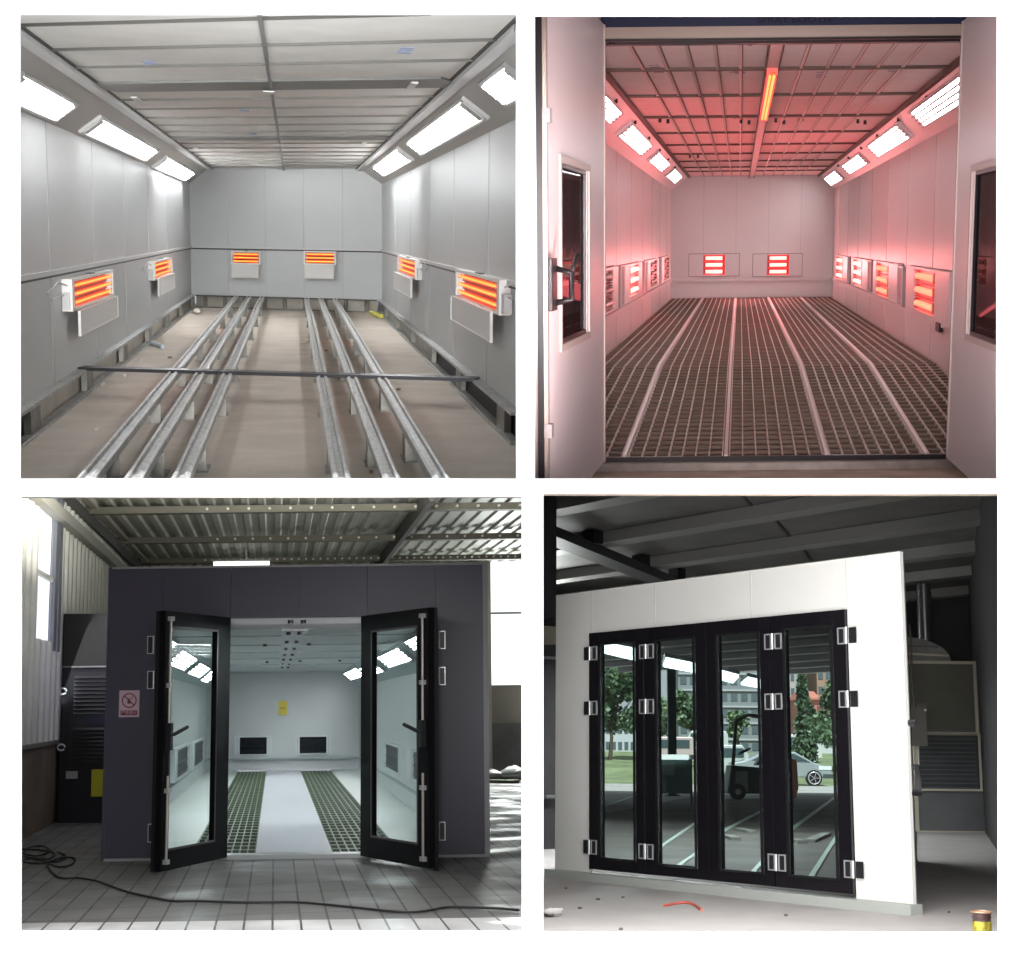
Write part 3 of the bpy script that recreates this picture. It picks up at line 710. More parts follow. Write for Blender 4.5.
struct(B, 'trim_17', MB().box(xj0-.3, xj1+.3, YF-.12, YF, zg-.1, zth-.05).box(xj0-.3, xj1+.3, YF-.01, YF+.03, zth-.08, zth-.005, 1), [mat('rough concrete kerb', (.36,.33,.30), .9, var=.2, scale=6, bump=.4), M_black])
shell(B, 'floor', [(-2.5,8,zg),(3.4,8,zg),(3.4,YF-.12,zg),(-2.5,YF-.12,zg)], RB, (0,0,-.1), mat('brownish concrete', (.42,.34,.27), .9, var=.2, scale=3))
# left window door, opened towards us
def leaf(room, x0, y0, x1, y1, zb, zt, win, label, outer):
    """door leaf from hinge (x0,y0) to free edge (x1,y1)"""
    d = V((x1-x0, y1-y0, 0)); L_ = d.length; X_ = d.normalized(); Z_ = V((0,0,1)); Y_ = Z_.cross(X_)
    R = Matrix((X_, Y_, Z_)).transposed()
    t = thing(room, 'booth_door', (x0, y0, zb), label, 'door', 'white doors of the pink lit booth', R)
    H = zt-zb; a, b, c_, e = win
    mb = MB().box(0, a, -.03, .03, 0, H); mb.box(b, L_, -.03, .03, 0, H); mb.box(a, b, -.03, .03, 0, c_); mb.box(a, b, -.03, .03, e, H)
    part(t, 'panel', mb, MB_wall)
    for s in (-1, 1):
        y = s*.03; part(t, 'window_frame', MB().ring(a-.12, b+.12, c_-.05, e+.05, min(y,y+s*.015), max(y,y+s*.015), .05), mat('pinkish beige trim', (.55,.50,.46), .4))
    g = part(t, 'window_pane', MB().box(a, b, -.006, .006, c_, e), glass('dark door glass', (.30,.28,.30), .22))
    part(t, 'gasket', MB().ring(a, b, c_, e, -.025, .025, .03), M_black)
    mb = MB().box(L_-.0, L_+.06, -.045, .045, 0, H); mb.box(L_+.06, L_+.07, -.02, .02, 0, H, 1)
    part(t, 'edge_profile', mb, [mat('pale metal edge', (.50,.46,.40), .35, .5), M_black])
    part(t, 'hinge_strip', MB().box(-.03, .02, -.04, .04, 0, H), MATS['pinkish beige trim'])
    return t, L_, H
hd = V(((786-740)/F, 1, 0))
def on_leaf(px): # distance along the left leaf for a column of the doorway view
    k = xj0; q = B.ray(px, 240); q = q/q.y
    # xj0 - s*hd.x/|hd| = q.x*(YF - s/|hd|)
    n = hd.length; s = (xj0 - q.x*YF)/(hd.x/n - q.x/n); return s
s_end = on_leaf(547); n_ = hd.length
w0, w1 = on_leaf(586.5), on_leaf(562)
def zat(px, py, s): 
    y = YF - s/n_; return B.hit(px, py, 1, y).z
zwt = (zat(562,157,w1)+zat(586,166,w0))/2; zwb = (zat(562,338,w1)+zat(586,327,w0))/2
t, L_, H = leaf(B, xj0, YF-.03, xj0-s_end*hd.x/n_, YF-.03-s_end/n_, zth-.04, zh1+.02, (w0, w1, zwb-zth, zwt-zth), 'white door with dark window and black handle, folded open at left of pink booth', True)
# handle on the free edge, facing the opening (+x side is the side seen)
h0 = zat(553, 305, s_end)-zth; h1 = zat(553, 252, s_end)-zth
Rl = t.matrix_world.to_3x3(); toward = (B.M @ V((1,0,0))); sgn = 1 if (Rl @ V((0,1,0))).dot(toward) > 0 else -1
def yy(a, b): return (min(sgn*a, sgn*b), max(sgn*a, sgn*b))
hdl = MB(); Lh = L_-.05
hdl.box(Lh-.12, Lh+.08, *yy(.045,.075), h0, h1)
part(t, 'handle_plate', hdl, M_black, .006)
mb = MB().tube([(Lh-.1, sgn*.07, h0+.05), (Lh-.12, sgn*.17, h0+.07), (Lh-.12, sgn*.17, h1-.10), (Lh-.1, sgn*.07, h1-.07)], .022, 8)
mb.tube([(Lh-.12, sgn*.17, h1-.1), (Lh-.2, sgn*.20, h1+.02)], .016, 8)
part(t, 'handle', mb, M_black)
for z in (H*.17, H*.72): part(t, 'latch', MB().box(L_-.02, L_+.075, *yy(.02,.07), z, z+.09), M_galv)
# right leaf
s2 = 3.0; kx = .02
xr1 = xj1 + kx*s2
def on_r(px):
    q = B.ray(px, 240); q = q/q.y; return (q.x*YF - xj1)/(kx + q.x)
v0, v1 = on_r(980), on_r(1003)
def zr_(px, py): s = on_r(px); return B.hit(px, py, 1, YF-s).z
zwt = zr_(985, 165); zwb = zr_(985, 331)
leaf(B, xj1, YF-.03, xj1+kx*3.2, YF-.03-3.2, zth-.04, zh1+.02, (v0, min(v1+.9, 2.9), zwb-zth, zwt-zth), 'white door with window cut by right edge of the pink booth picture', False)
def trim_to(o, room, ylim):
    me = o.data; bm = bmesh.new(); bm.from_mesh(me); Mw = o.matrix_world.copy() if not o.parent else o.parent.matrix_world @ o.matrix_basis
    inv = Mw.inverted(); n = inv.to_3x3() @ V((0, -(ylim-CY), -F)); co = inv @ V((0,0,0))
    bmesh.ops.bisect_plane(bm, geom=bm.verts[:]+bm.edges[:]+bm.faces[:], plane_co=co, plane_no=n, clear_outer=True, clear_inner=False)
    bmesh.ops.holes_fill(bm, edges=[e for e in bm.edges if e.is_boundary]); bm.to_mesh(me); bm.free()
for o_ in list(bpy.data.objects):
    if o_.type == 'MESH' and o_.parent and o_.parent.name.startswith('booth_door'): trim_to(o_, B, 483.5)
# =================================================================== HALL C : dark booth front with folded glass doors, in a workshop
C = Room(275, 706, tilt=.012, xm=.2)
YFc = 15.0; YBc = 34.5
RCx = (6, 491, 527, 946)
M_slate = mat('slate purple panel', (.056,.050,.076), .42, var=.05, scale=.5)
M_booth = mat('white booth lining', (.68,.71,.72), .32)
M_blackf = mat('black aluminium', (.004,.004,.005), .5, spec=.12)
M_corr = mat('pale corrugated sheet', (.60,.60,.52), .5, .1, .10, 2)
M_corrw = mat('silver corrugated sheet', (.62,.62,.57), .5, .1, .12, 2)
M_purlin = mat('olive grey purlin', (.20,.19,.155), .6, .2)
M_rafter = mat('dark rafter', (.065,.06,.052), .6)
M_tile = brickmat('grey floor tiles', (.20,.195,.19), (.17,.166,.162), (.06,.058,.055), 1, .19, .62, .008, .62, 1.4, off=0)
zfc = C.hit(300, 859, 1, YFc).z
shell(C, 'floor', [(-7,8,zfc),(6,8,zfc),(6,34,zfc),(-7,34,zfc)], RC, (0,0,-.1), M_tile)
# pale border course at the front
yb1 = C.hit(270, 921, 2, zfc).y
P = C.clip([(-7,8,zfc+.002),(6,8,zfc+.002),(6,yb1,zfc+.002),(-7,yb1,zfc+.002)], RC)
struct(C, 'trim_18', MB().slab(P, (0,0,.003)), brickmat('pale border tiles', (.60,.59,.58), (.54,.53,.52), (.07,.07,.07), 1, .19, 3, .008, .5, 2, off=0))
# roof and walls of the workshop
zr_c = 3.0; YW = 32.0
XLc = -2.81; XRc = 6.4
def corrugated(room, name, o, u, v, n, pitch, depth, mats, rect, k=None):
    """trapezoid sheet spanned by u (across the ribs) and v (along), built rib by rib and kept to the hall"""
    o, u, v, n = V(o), V(u), V(v), V(n).normalized(); cnt = max(1, int(u.length/pitch)); mb = MB()
    prof = [(0,0),(.45,0),(.55,1),(.9,1),(1,0)]
    for i in range(cnt):
        for a, b in zip(prof[:-1], prof[1:]):
            p = [o+u*((i+a[0])/cnt)+n*depth*a[1], o+u*((i+b[0])/cnt)+n*depth*b[1]]
            q = [p[0], p[1], p[1]+v, p[0]+v]
            q = room.clip(q, rect)
            if len(q) > 2: mb.slab(q, n*-.004)
    return mb
mb = corrugated(C, 'ceiling', (XLc-.3, 12, zr_c), (XRc-XLc+.6, 0, 0), (0, YW-12, 0), (0,0,-1), .24, .04, M_corr, RC)
struct(C, 'ceiling', mb, M_corr)
mb = corrugated(C, 'wall_left', (XLc, 12, -.42), (0, YW-12, 0), (0, 0, zr_c+.42), (1,0,0), .42, .05, M_corrw, RC)
# the left wall : keep the sheet off the window bays
win_l = [(16.35, 19.0)]
def clip_boxes(mb_src, holes, ax):
    out = MB()
    for f_i in range(0, len(mb_src.v), 8): pass
    return out
y0w, y1w = C.hit(35, 560, 0, XLc).y, C.hit(52, 560, 0, XLc).y
zw0 = C.hit(48, 642, 0, XLc).z
mb = MB()
for (ya_, yb_, za_, zb_) in ((11, y0w, -.42, zr_c), (y0w, y1w, -.42, zw0), (y1w, YW, -.42, zr_c)):
    m2 = corrugated(C, '', (XLc, ya_, za_), (0, yb_-ya_, 0), (0, 0, zb_-za_), (1,0,0), .42, .05, M_corrw, RC)
    mb.add(m2.v, m2.f)
struct(C, 'wall_left', mb, M_corrw)
M_ochre = mat('ochre stained plaster', (.24,.185,.115), .85, var=.3, scale=1.2, c2=(.12,.10,.07))
shell(C, 'wall_left', [(XLc,9,zfc),(XLc,YW,zfc),(XLc,YW,-.42),(XLc,9,-.42)], RC, (-.08,0,0), M_ochre)
shell(C, 'trim_19', [(XLc,9,-.45),(XLc,YW,-.45),(XLc+.05,YW,-.45),(XLc+.05,9,-.45)], RC, (0,0,.05), M_purlin)
_xf0 = C.hit(106, 715, 1, 15.0).x
shell(C, 'wall_back', [(XLc,YW,zfc),(_xf0,YW,zfc),(_xf0,YW,zr_c),(XLc,YW,zr_c)], RC, (0,.06,0), mat('beige back wall', (.42,.40,.33), .6))
shell(C, 'wall_back', [(_xf0,YW,1.6),(XRc,YW,1.6),(XRc,YW,zr_c),(_xf0,YW,zr_c)], (-60,490,489.5,1010), (0,.06,0), mat('beige back wall', (.42,.40,.33), .6))
# skylight window left : panes, mullion
M_sky = mat('bright daylight pane', (1,1,1), .5, emit=(.86,.91,1.0), es=.9)
M_frost = mat('frosted bright window', (1,1,1), .5, emit=(.93,1.0,1.0), es=1.15)
w_ = struct(C, 'window_1', MB().box(XLc-.03, XLc-.02, y0w, y1w, zw0, zr_c), M_sky)
zb_ = C.hit(48, 578, 0, XLc).z
part(w_, 'glazing_bar', MB().box(XLc-.02, XLc+.03, y0w, y1w, zb_-.03, zb_+.03), M_corrw)
part(w_, 'window_frame', MB().box(XLc-.02, XLc+.05, y1w, y1w+.6, zw0-.1, zr_c), mat('dark window post', (.16,.17,.20), .6))
# back right : window above a beige wall, far dark base
xw0 = C.hit(490, 600, 1, YW).x; zwt = C.hit(505, 557, 1, YW).z; zwb_ = C.hit(505, 685, 1, YW).z; zbk = C.hit(505, 613, 1, YW).z
shell(C, 'wall_back', [(xw0-.2,YW,zfc),(XRc+.5,YW,zfc),(XRc+.5,YW,zwb_),(xw0-.2,YW,zwb_)], RC, (0,.06,0), mat('beige low wall', (.24,.215,.18), .6))
shell(C, 'wall_back', [(xw0-.2,YW,zwt),(XRc+.5,YW,zwt),(XRc+.5,YW,zr_c),(xw0-.2,YW,zr_c)], RC, (0,.06,0), MATS['beige back wall'])
P = C.clip([(xw0,YW+.02,zwb_),(XRc+.5,YW+.02,zwb_),(XRc+.5,YW+.02,zwt),(xw0,YW+.02,zwt)], RC)
w2 = struct(C, 'window_2', MB().slab(P, (0,.01,0)), M_frost)
P = C.clip([(xw0,YW,zbk-.02),(XRc+.5,YW,zbk-.02),(XRc+.5,YW,zbk+.02),(xw0,YW,zbk+.02)], RC); part(w2, 'glazing_bar', MB().slab(P, (0,.02,0)), MATS['dark window post'])
struct(C, 'trim_20', MB().box(xw0-.22, xw0, YW-.12, YW, zfc, zr_c), mat('beige column', (.47,.44,.38), .6))
zd0 = C.hit(505, 733, 1, YW).z; zd1 = C.hit(505, 723, 1, YW).z
shell(C, 'trim_21', [(xw0,YW-.05,zfc),(XRc+.5,YW-.05,zfc),(XRc+.5,YW-.05,zd1),(xw0,YW-.05,zd1)], RC, (0,.03,0), mat('dark grey sheet', (.14,.135,.13), .6, var=.2, scale=2))
shell(C, 'wall_right', [(XRc,9,zfc),(XRc,YW,zfc),(XRc,YW,zr_c),(XRc,9,zr_c)], RC, (.06,0,0), M_corr)
# purlins and rafters
pur = [C.hit(300, y, 2, zr_c-.1).y for y in (505.5, 536, 557)]
for i, y in enumerate(pur):
    P = C.clip([(XLc,y-.1,zr_c-.1),(XRc,y-.1,zr_c-.1),(XRc,y+.1,zr_c-.1),(XLc,y+.1,zr_c-.1)], RC)
    struct(C, 'trim_%d' % (22+i), MB().slab(P, (0,0,-.10)), M_purlin)
    mb = MB(); x = XLc+.3
    while x < XRc:
        px, py = C.proj((x, y-.12, zr_c-.15))
        if px < 520 and py > 494 and not (100 < px < 205): mb.tube([(x, y-.1, zr_c-.15), (x, y-.14, zr_c-.15)], .022, 6)
        x += .14 if i == 2 else .3
    if mb.v: struct(C, 'trim_%d' % (25+i), mb, mat('bright bolt heads', (.75,.74,.68), .4, .3))
def beam_c(name, a, b, w, h, m):
    n = 80; a = V(a); b = V(b); pts = [a.lerp(b, i/n) for i in range(n+1)]
    ok = [p for p in pts if -40 < C.proj(p)[0] < 520 and C.proj(p)[1] > 491 and (C.M @ p).y > 8.8]
    return struct(C, name, MB().bar(ok[0], ok[-1], w, h), m)
xr = C.hit(430, 499, 2, zr_c-.25).x
beam_c('trim_30', (xr, 15, zr_c-.2), (xr, YW, zr_c-.2), .07, .24, M_rafter)
beam_c('trim_31', (xr+.12, 15, zr_c-.12), (xr+.12, YW, zr_c-.12), .16, .05, mat('pale beam flange', (.40,.37,.31), .6))
xr2 = C.hit(62, 499, 2, zr_c-.25).x
beam_c('trim_32', (xr2, 15, zr_c-.2), (xr2+.2, YW, zr_c-.3), .06, .16, M_rafter)
beam_c('trim_33', (xr2+.12, 15, zr_c-.08), (xr2+.32, YW, zr_c-.18), .10, .04, MATS['pale beam flange'])
beam_c('trim_34', (XLc+.1, 15, 2.42), (XLc+.1, YW, 2.42), .14, .14, mat('greyish eaves beam', (.30,.29,.25), .6))
# conduit and long lamp over the booth
a = C.hit(240, 497, 2, zr_c-.22); p1 = C.hit(247, 560, 1, YW-1.5)
single(C, 'conduit', MB().tube([C.hit(240, 493, 1, YW-3), C.hit(243, 520, 1, YW-3), C.hit(247, 562, 1, YW-3)], .022, 8), M_white, 'thin white conduit hanging above the dark booth front', 'conduit')
q0 = C.hit(213.5, 562, 1, YW-3); q1 = C.hit(269.5, 569, 1, YW-3)
t = thing(C, 'tube_lamp', q0, 'long white tube lamp glowing just above the dark booth top', 'lamp')
part(t, 'tube', MB().box(0, q1.x-q0.x, -.05, .05, q1.z-q0.z, 0), mat('white batten lamp', (1,1,1), .5, emit=(1,.99,.93), es=1.6))
part(t, 'batten', MB().box(0, q1.x-q0.x, -.08, .08, 0, .035), M_white)

# ---- booth front
xf0 = C.hit(108, 715, 1, YFc).x; xf1 = C.hit(483.5, 700, 1, YFc).x
ztc = C.hit(290, 567, 1, YFc).z; zoc = C.hit(290, 617, 1, YFc).z
xo0 = C.hit(160, 715, 1, YFc).x; xo1 = C.hit(436, 715, 1, YFc).x
t = thing(C, 'spray_booth', ((xf0+xf1)/2, YFc, zfc), 'slate purple front of the spray booth around its glass doors', 'spray booth'); ox = (xf0+xf1)/2
H = ztc-zfc; HO = zoc-zfc
part(t, 'left_panel', MB().box(xf0-ox, xo0-ox, 0, .12, .02, H), M_slate); part(t, 'right_panel', MB().box(xo1-ox, xf1-ox, 0, .12, .02, H), M_slate)
mb = MB()
for k in range(4):
    a = xo0+(xo1-xo0)*k/4; b = xo0+(xo1-xo0)*(k+1)/4; mb.box(a-ox+.002, b-ox-.002, .0, .12, HO, H)
part(t, 'header_panel', mb, M_slate)
part(t, 'corner_trim', MB().box(xf1-ox, xf1-ox+.05, -.01, .13, 0, H+.02), mat('grey corner trim', (.30,.29,.30), .45)); part(t, 'corner_trim', MB().box(xf0-ox-.03, xf0-ox, -.01, .13, 0, H+.02), M_slate)
part(t, 'top_trim', MB().box(xf0-ox, xf1-ox, -.01, .13, H, H+.02), MATS['grey corner trim'])
mb = MB().box(xf0-ox, xo0-ox, -.02, .12, 0, .025); part(t, 'base_trim', mb, MATS['grey corner trim']); part(t, 'base_trim', MB().box(xo1-ox, xf1-ox, -.02, .12, 0, .025), MATS['grey corner trim'])
part(t, 'sill', MB().box(xo0-ox, xo1-ox, -.02, .2, .002, .045), mat('pale sill', (.5,.52,.52), .4))
part(t, 'side_wall', MB().box(xf0-ox, xf0-ox+.02, .12, YBc-YFc, 0, H-.1), M_slate); part(t, 'side_wall', MB().box(xf1-ox-.02, xf1-ox, .12, YBc-YFc, 0, H-.1), M_slate)
# ---- booth inside
zcc = C.hit(283, 672, 1, YBc).z; xl = C.hit(207, 700, 1, YBc).x; xr_ = C.hit(359, 700, 1, YBc).x; zfi = C.hit(283, 772.5, 1, YBc).z
zwc = zcc-.34; y0 = YFc+.14; zfi = zfc+.045
t2 = t
RCi = RC
inn = t2; off = V((ox, YFc, zfc))
def ipart(name, mb, m):
    mb.v = [p-off for p in mb.v]; return part(inn, name, mb, m)
ipart('rear_wall', MB().box(xl, xr_, YBc, YBc+.05, zfi, zcc), M_booth)
ipart('left_wall', MB().box(xl-.05, xl, y0, YBc, zfi, zwc), M_booth); ipart('right_wall', MB().box(xr_, xr_+.05, y0, YBc, zfi, zwc), M_booth)
ipart('left_slope', MB().slab([(xl,y0,zwc),(xl,YBc,zwc),(xl+.42,YBc,zcc),(xl+.42,y0,zcc)], (-.04,0,.04)), mat('slope lining', (.42,.50,.52), .35)); ipart('right_slope', MB().slab([(xr_,y0,zwc),(xr_,YBc,zwc),(xr_-.42,YBc,zcc),(xr_-.42,y0,zcc)], (.04,0,.04)), MATS['slope lining'])
ce = ipart('ceiling_lining', MB().box(xl+.42, xr_-.42, y0, YBc, zcc, zcc+.05), M_booth)
ipart('fascia', MB().box(xl, xr_, y0, y0+.03, zcc, zoc+.1), M_booth)
zlg = C.hit(283, 758, 1, YBc).z
ipart('ledge', MB().box(xl, xr_, YBc-.1, YBc, zlg-.03, zlg+.01), mat('ledge grey', (.4,.46,.47), .4))
for s, x in ((1, xl), (-1, xr_)): ipart('ledge', MB().box(min(x,x+s*.04), max(x,x+s*.04), y0, YBc, zlg-.02, zlg+.01), MATS['ledge grey'])
for y in [16.5, 19, 21.5, 24.5, 28]: ipart('ceiling_seam', MB().box(xl+.42, xr_-.42, y-.03, y+.03, zcc-.012, zcc), MATS['ledge grey'])
xa = C.hit(283.5, 672, 1, YBc).x
ipart('ceiling_channel', MB().box(xa-.12, xa+.12, y0, YBc-3, zcc-.02, zcc), M_booth)
inv = [1/v for v in (707-621, 707-633, 707-642, 707-649, 707-655, 707-660, 707-664.5, 707-668)]
for v in inv:
    y = min(zcc*F*v, YBc-.5)
    for s in (-1, 1): ipart('ceiling_knob', MB().tube([(xa+s*.055, y, zcc-.02), (xa+s*.055, y, zcc-.05)], .024, 8), M_black)
for px, py in ((265,646.5),(309,645.5),(267,663),(300,662),(340,661.5),(228,663)):
    p = C.hit(px, py, 2, zcc-.03); p.y = min(p.y, YBc-.3); ipart('ceiling_knob', MB().tube([p+V((0,0,.03)), p], .026, 8), M_black)
# floor : white walkway, two grating lanes
gx = [C.hit(px, 773, 1, YBc).x for px in (238, 266.5, 300, 330)]
M_walk = mat('white walkway sheet', (.60,.62,.66), .3); M_walk2 = mat('chequer floor sheet', (.58,.62,.60), .45)
ipart('walkway', MB().box(gx[1], gx[2], YFc+.1, YBc, zfc+.01, zfi), M_walk)
ipart('side_floor', MB().box(xl, gx[0], YFc+.1, YBc, zfc+.01, zfi), M_walk2); ipart('side_floor', MB().box(gx[3], xr_, YFc+.1, YBc, zfc+.01, zfi), M_walk2)
M_pit = mat('dark green pit', (.020,.034,.016), .8, var=.3, scale=1.5); M_gbar = mat('greenish grating bar', (.085,.12,.075), .5)
for k, (a, b, lb) in enumerate(((gx[0], gx[1], 'dark green floor grating lane left of the white walkway'), (gx[2], gx[3], 'dark green floor grating lane right of the white walkway'))):
    g = thing(C, 'floor_grating', ((a+b)/2, YFc+.1, zfc+.012), lb, 'floor grating')
    w = (b-a)/2-.005; L_ = YBc-YFc-.2
    part(g, 'tray', MB().box(-w, w, 0, L_, -.008, 0), M_pit)
    mb = MB()
    for i in range(9): x = -w+2*w*i/8; mb.box(x-.007, x+.007, 0, L_, 0, .03)
    y = .1
    while y < L_: mb.box(-w, w, y-.04, y+.04, .0, .024); y += .42
    part(g, 'grid', mb, M_gbar)
M_tubeC = mat('cool tube glow', (1,1,1), .5, emit=(.93,.99,1), es=40)
GC = 'slanted lamps inside the dark fronted booth'
for side, q, lb in (
    ('left', [(165.5,634),(175,641),(166,649),(161.5,643)], 'lamp nearest the left glass door, cut by the black frame, inside the dark fronted booth'),
    ('left', [(180,646),(195.5,657),(182.5,668.5),(166,661)], 'large left slope lamp seen whole through the left glass door'),
    ('left', [(199,660),(209,667),(197.5,676),(186,670.5)], 'third left slope lamp seen through the left glass door'),
    ('left', [(210.5,668.5),(214,671.5),(207.5,682),(200,678)], 'farthest left slope lamp beside the black door stile'),
    ('right', [(400,644),(413,656),(393,665.5),(377,656)], 'large right slope lamp seen whole through the right glass door'),
    ('right', [(356,664),(364,672),(352.5,680),(347,673)], 'farthest right slope lamp seen in the doorway above the rear heaters'),
    ('right', [(373,659),(385,668),(371,675),(361,668)], 'middle right slope lamp beside the black stile of the right door'),
    ('right', [(420,630),(445,640),(424,650),(404,641)], 'nearest right slope lamp, high behind the right glass door')):
    a = (xl, zwc, xl+.42, zcc) if side == 'left' else (xr_, zwc, xr_-.42, zcc)
    build_lamp(C, *a, side, q, lb, 4, M_tubeC, GC, MATS['ledge grey'], 'ceiling_lamp', glow_shields=mat('cool glow shield', (.58,.61,.62), .5))
GHC = 'unlit wall heaters of the dark fronted booth'
M_hd = mat('black heater window', (.006,.009,.012), .4, spec=.15); M_hw = mat('white heater housing', (.72,.76,.78), .35)
def cold_heater(side, val, q, lb):
    c, w, h = wallquad(C, side, val, q, .05); t = thing(C, 'wall_heater', c, lb, 'wall heater', GHC, ROT[side])
    part(t, 'housing', MB().box(-w/2, w/2, -.03, 0, 0, h).box(-w/2, -w*.36, -.07, -.03, 0, h).box(w*.36, w/2, -.07, -.03, 0, h).box(-w*.36, w*.36, -.07, -.03, 0, h*.07).box(-w*.36, w*.36, -.07, -.03, h*.93, h), M_hw)
    part(t, 'dark_window', MB().box(-w*.36, w*.36, -.05, -.03, h*.07, h*.93), M_hd)
    for i in range(3): part(t, 'heating_tube', MB().tube([(-w*.34, -.055, h*(.2+.3*i)), (w*.34, -.055, h*(.2+.3*i))], h*.035, 6), M_hd)
    part(t, 'side_seam', MB().box(-w*.42, -w*.415, -.074, -.07, 0, h).box(w*.415, w*.42, -.074, -.07, 0, h), MATS['ledge grey'])
cold_heater('back', YBc, [(234.5,736),(272,736),(272,755.5),(234.5,755.5)], 'left dark windowed heater on the white rear wall of the dark fronted booth')
cold_heater('back', YBc, [(294.5,735.5),(331.5,735.5),(331.5,754.5),(294.5,754.5)], 'right dark windowed heater on the white rear wall of the dark fronted booth')
cold_heater('left', xl, [(174,747.5),(189,744),(189,774.5),(174,779)], 'nearer dark heater behind the left glass door')
cold_heater('left', xl, [(192,741.5),(204,738.5),(204,764),(192,767)], 'farther dark heater behind the left glass door')
cold_heater('right', xr_, [(384,742),(402,745.5),(402,775),(384,769)], 'farther dark heater behind the right glass door')
cold_heater('right', xr_, [(411,749),(436,755),(436,790),(411,781)], 'nearer dark heater behind the right glass door, cut by its frame')
q = [C.hit(x, y, 1, YBc-.02) for x, y in ((278.5,701),(287,715))]
single(C, 'notice', MB().box(q[0].x, q[1].x, YBc-.02, YBc-.01, q[1].z, q[0].z).box(q[0].x+.04, q[1].x-.04, YBc-.024, YBc-.02, (q[0].z+q[1].z)/2-.03, (q[0].z+q[1].z)/2+.02, 1), [mat('yellow sheet', (.72,.62,.10), .6), mat('orange mark', (.65,.4,.08), .6)], 'small yellow notice on the white rear wall of the booth', 'notice')

# ---- folding glass doors : two leaves each side, knee towards us
M_gl = glass('clear door glass', (.92,.95,.94), .12)
M_steel = mat('brushed lock rod', (.50,.46,.42), .35, .5)
def fold_leaf(room, a, b, zb, zt, label, fw, group, gl, near_rod=None, mirror=1):
    a = V(a); b = V(b); d = b-a; L_ = d.length; X_ = d.normalized(); Y_ = V((0,0,1)).cross(X_)
    R = Matrix((X_, Y_, V((0,0,1)))).transposed(); H = zt-zb
    t = thing(room, 'glass_door', (a.x, a.y, zb), label, 'door', group, R)
    w0, w1, wb, wt = fw
    part(t, 'door_frame', MB().box(0, w0, -.03, .03, 0, H).box(L_-w1, L_, -.03, .03, 0, H).box(w0, L_-w1, -.03, .03, 0, wb).box(w0, L_-w1, -.03, .03, H-wt, H), M_blackf)
    part(t, 'glass_pane', MB().box(w0, L_-w1, -.004, .004, wb, H-wt), gl)
    part(t, 'glazing_bead', MB().ring(w0, L_-w1, wb, H-wt, -.036, -.03, .02), mat('dark bronze bead', (.05,.04,.045), .3)); 
    return t, L_, H
kneeL = C.hit(160, 742, 1, YFc/1.095); kneeR = C.hit(431.5, 742, 1, YFc/1.095)
zkt = C.hit(160, 608, 1, YFc/1.095).z; zkb = C.hit(160, 874, 1, YFc/1.095).z
zT, zB = zoc-.005, zfc+.03
xi0 = C.hit(226, 740, 1, YFc-.06).x; xi1 = C.hit(363.5, 740, 1, YFc-.06).x
def lw(a, b, px):
    a = V((a[0],a[1])); b = V((b[0],b[1])); best = min((abs(C.proj((*(a+(b-a)*k/400),.0))[0]-px), k) for k in range(401)); return (b-a).length*best[1]/400
GD = 'folded glass doors of the dark booth'
nL = (.52, .20, .2, .22)
tL, LL, HH = fold_leaf(C, (kneeL.x, kneeL.y, 0), (xi0, YFc-.06, 0), zB, zT, 'inner leaf of the left folded pair, its wide glass facing the camera', (lw(kneeL,(xi0,YFc-.06),166.5), lw((xi0,YFc-.06),kneeL,214),.17,.13), GD, M_gl)
tR, LR, _ = fold_leaf(C, (xi1, YFc-.06, 0), (kneeR.x, kneeR.y, 0), zB, zT, 'inner leaf of the right folded pair, its wide glass facing the camera', (lw((xi1,YFc-.06),kneeR,374), lw(kneeR,(xi1,YFc-.06),421),.19,.15), GD, M_gl)
fold_leaf(C, (xo0+.04, YFc-.03, 0), (kneeL.x-.03, kneeL.y+.02, 0), zB, zT, 'outer leaf of the left folded pair, seen nearly edge on by the hinges', (.15,.15,.2,.2), GD, M_gl)
fold_leaf(C, (kneeR.x+.03, kneeR.y+.02, 0), (xo1-.02, YFc-.03, 0), zB, zT, 'outer leaf of the right folded pair, seen nearly edge on by the hinges', (.15,.15,.2,.2), GD, M_gl)
for t, x, sg in ((tL, .07, 1), (tR, LR-.07, -1)):
    mb = MB()
    part(t, 'lock_rod', MB().tube([(x, -.05, .1), (x, -.05, HH*.36)], .012, 8), M_steel); part(t, 'lock_rod', MB().tube([(x, -.05, HH*.50), (x, -.05, HH-.06)], .012, 8), M_steel)
    for z in (.06, HH*.295, HH*.70, HH-.09): part(t, 'rod_guide', MB().box(x-.03, x+.03, -.07, -.03, z, z+.04), mat('silver guide', (.6,.6,.6), .3, .6))
    hz = HH*.52
    part(t, 'handle_base', MB().box(x-.025, x+.025, -.08, -.03, hz-.14, hz+.10), M_black)
    part(t, 'handle', MB().tube([(x, -.06, hz), (x, -.10, hz), (x+sg*.22, -.12, hz+.06)], .018, 8), M_black, 0)
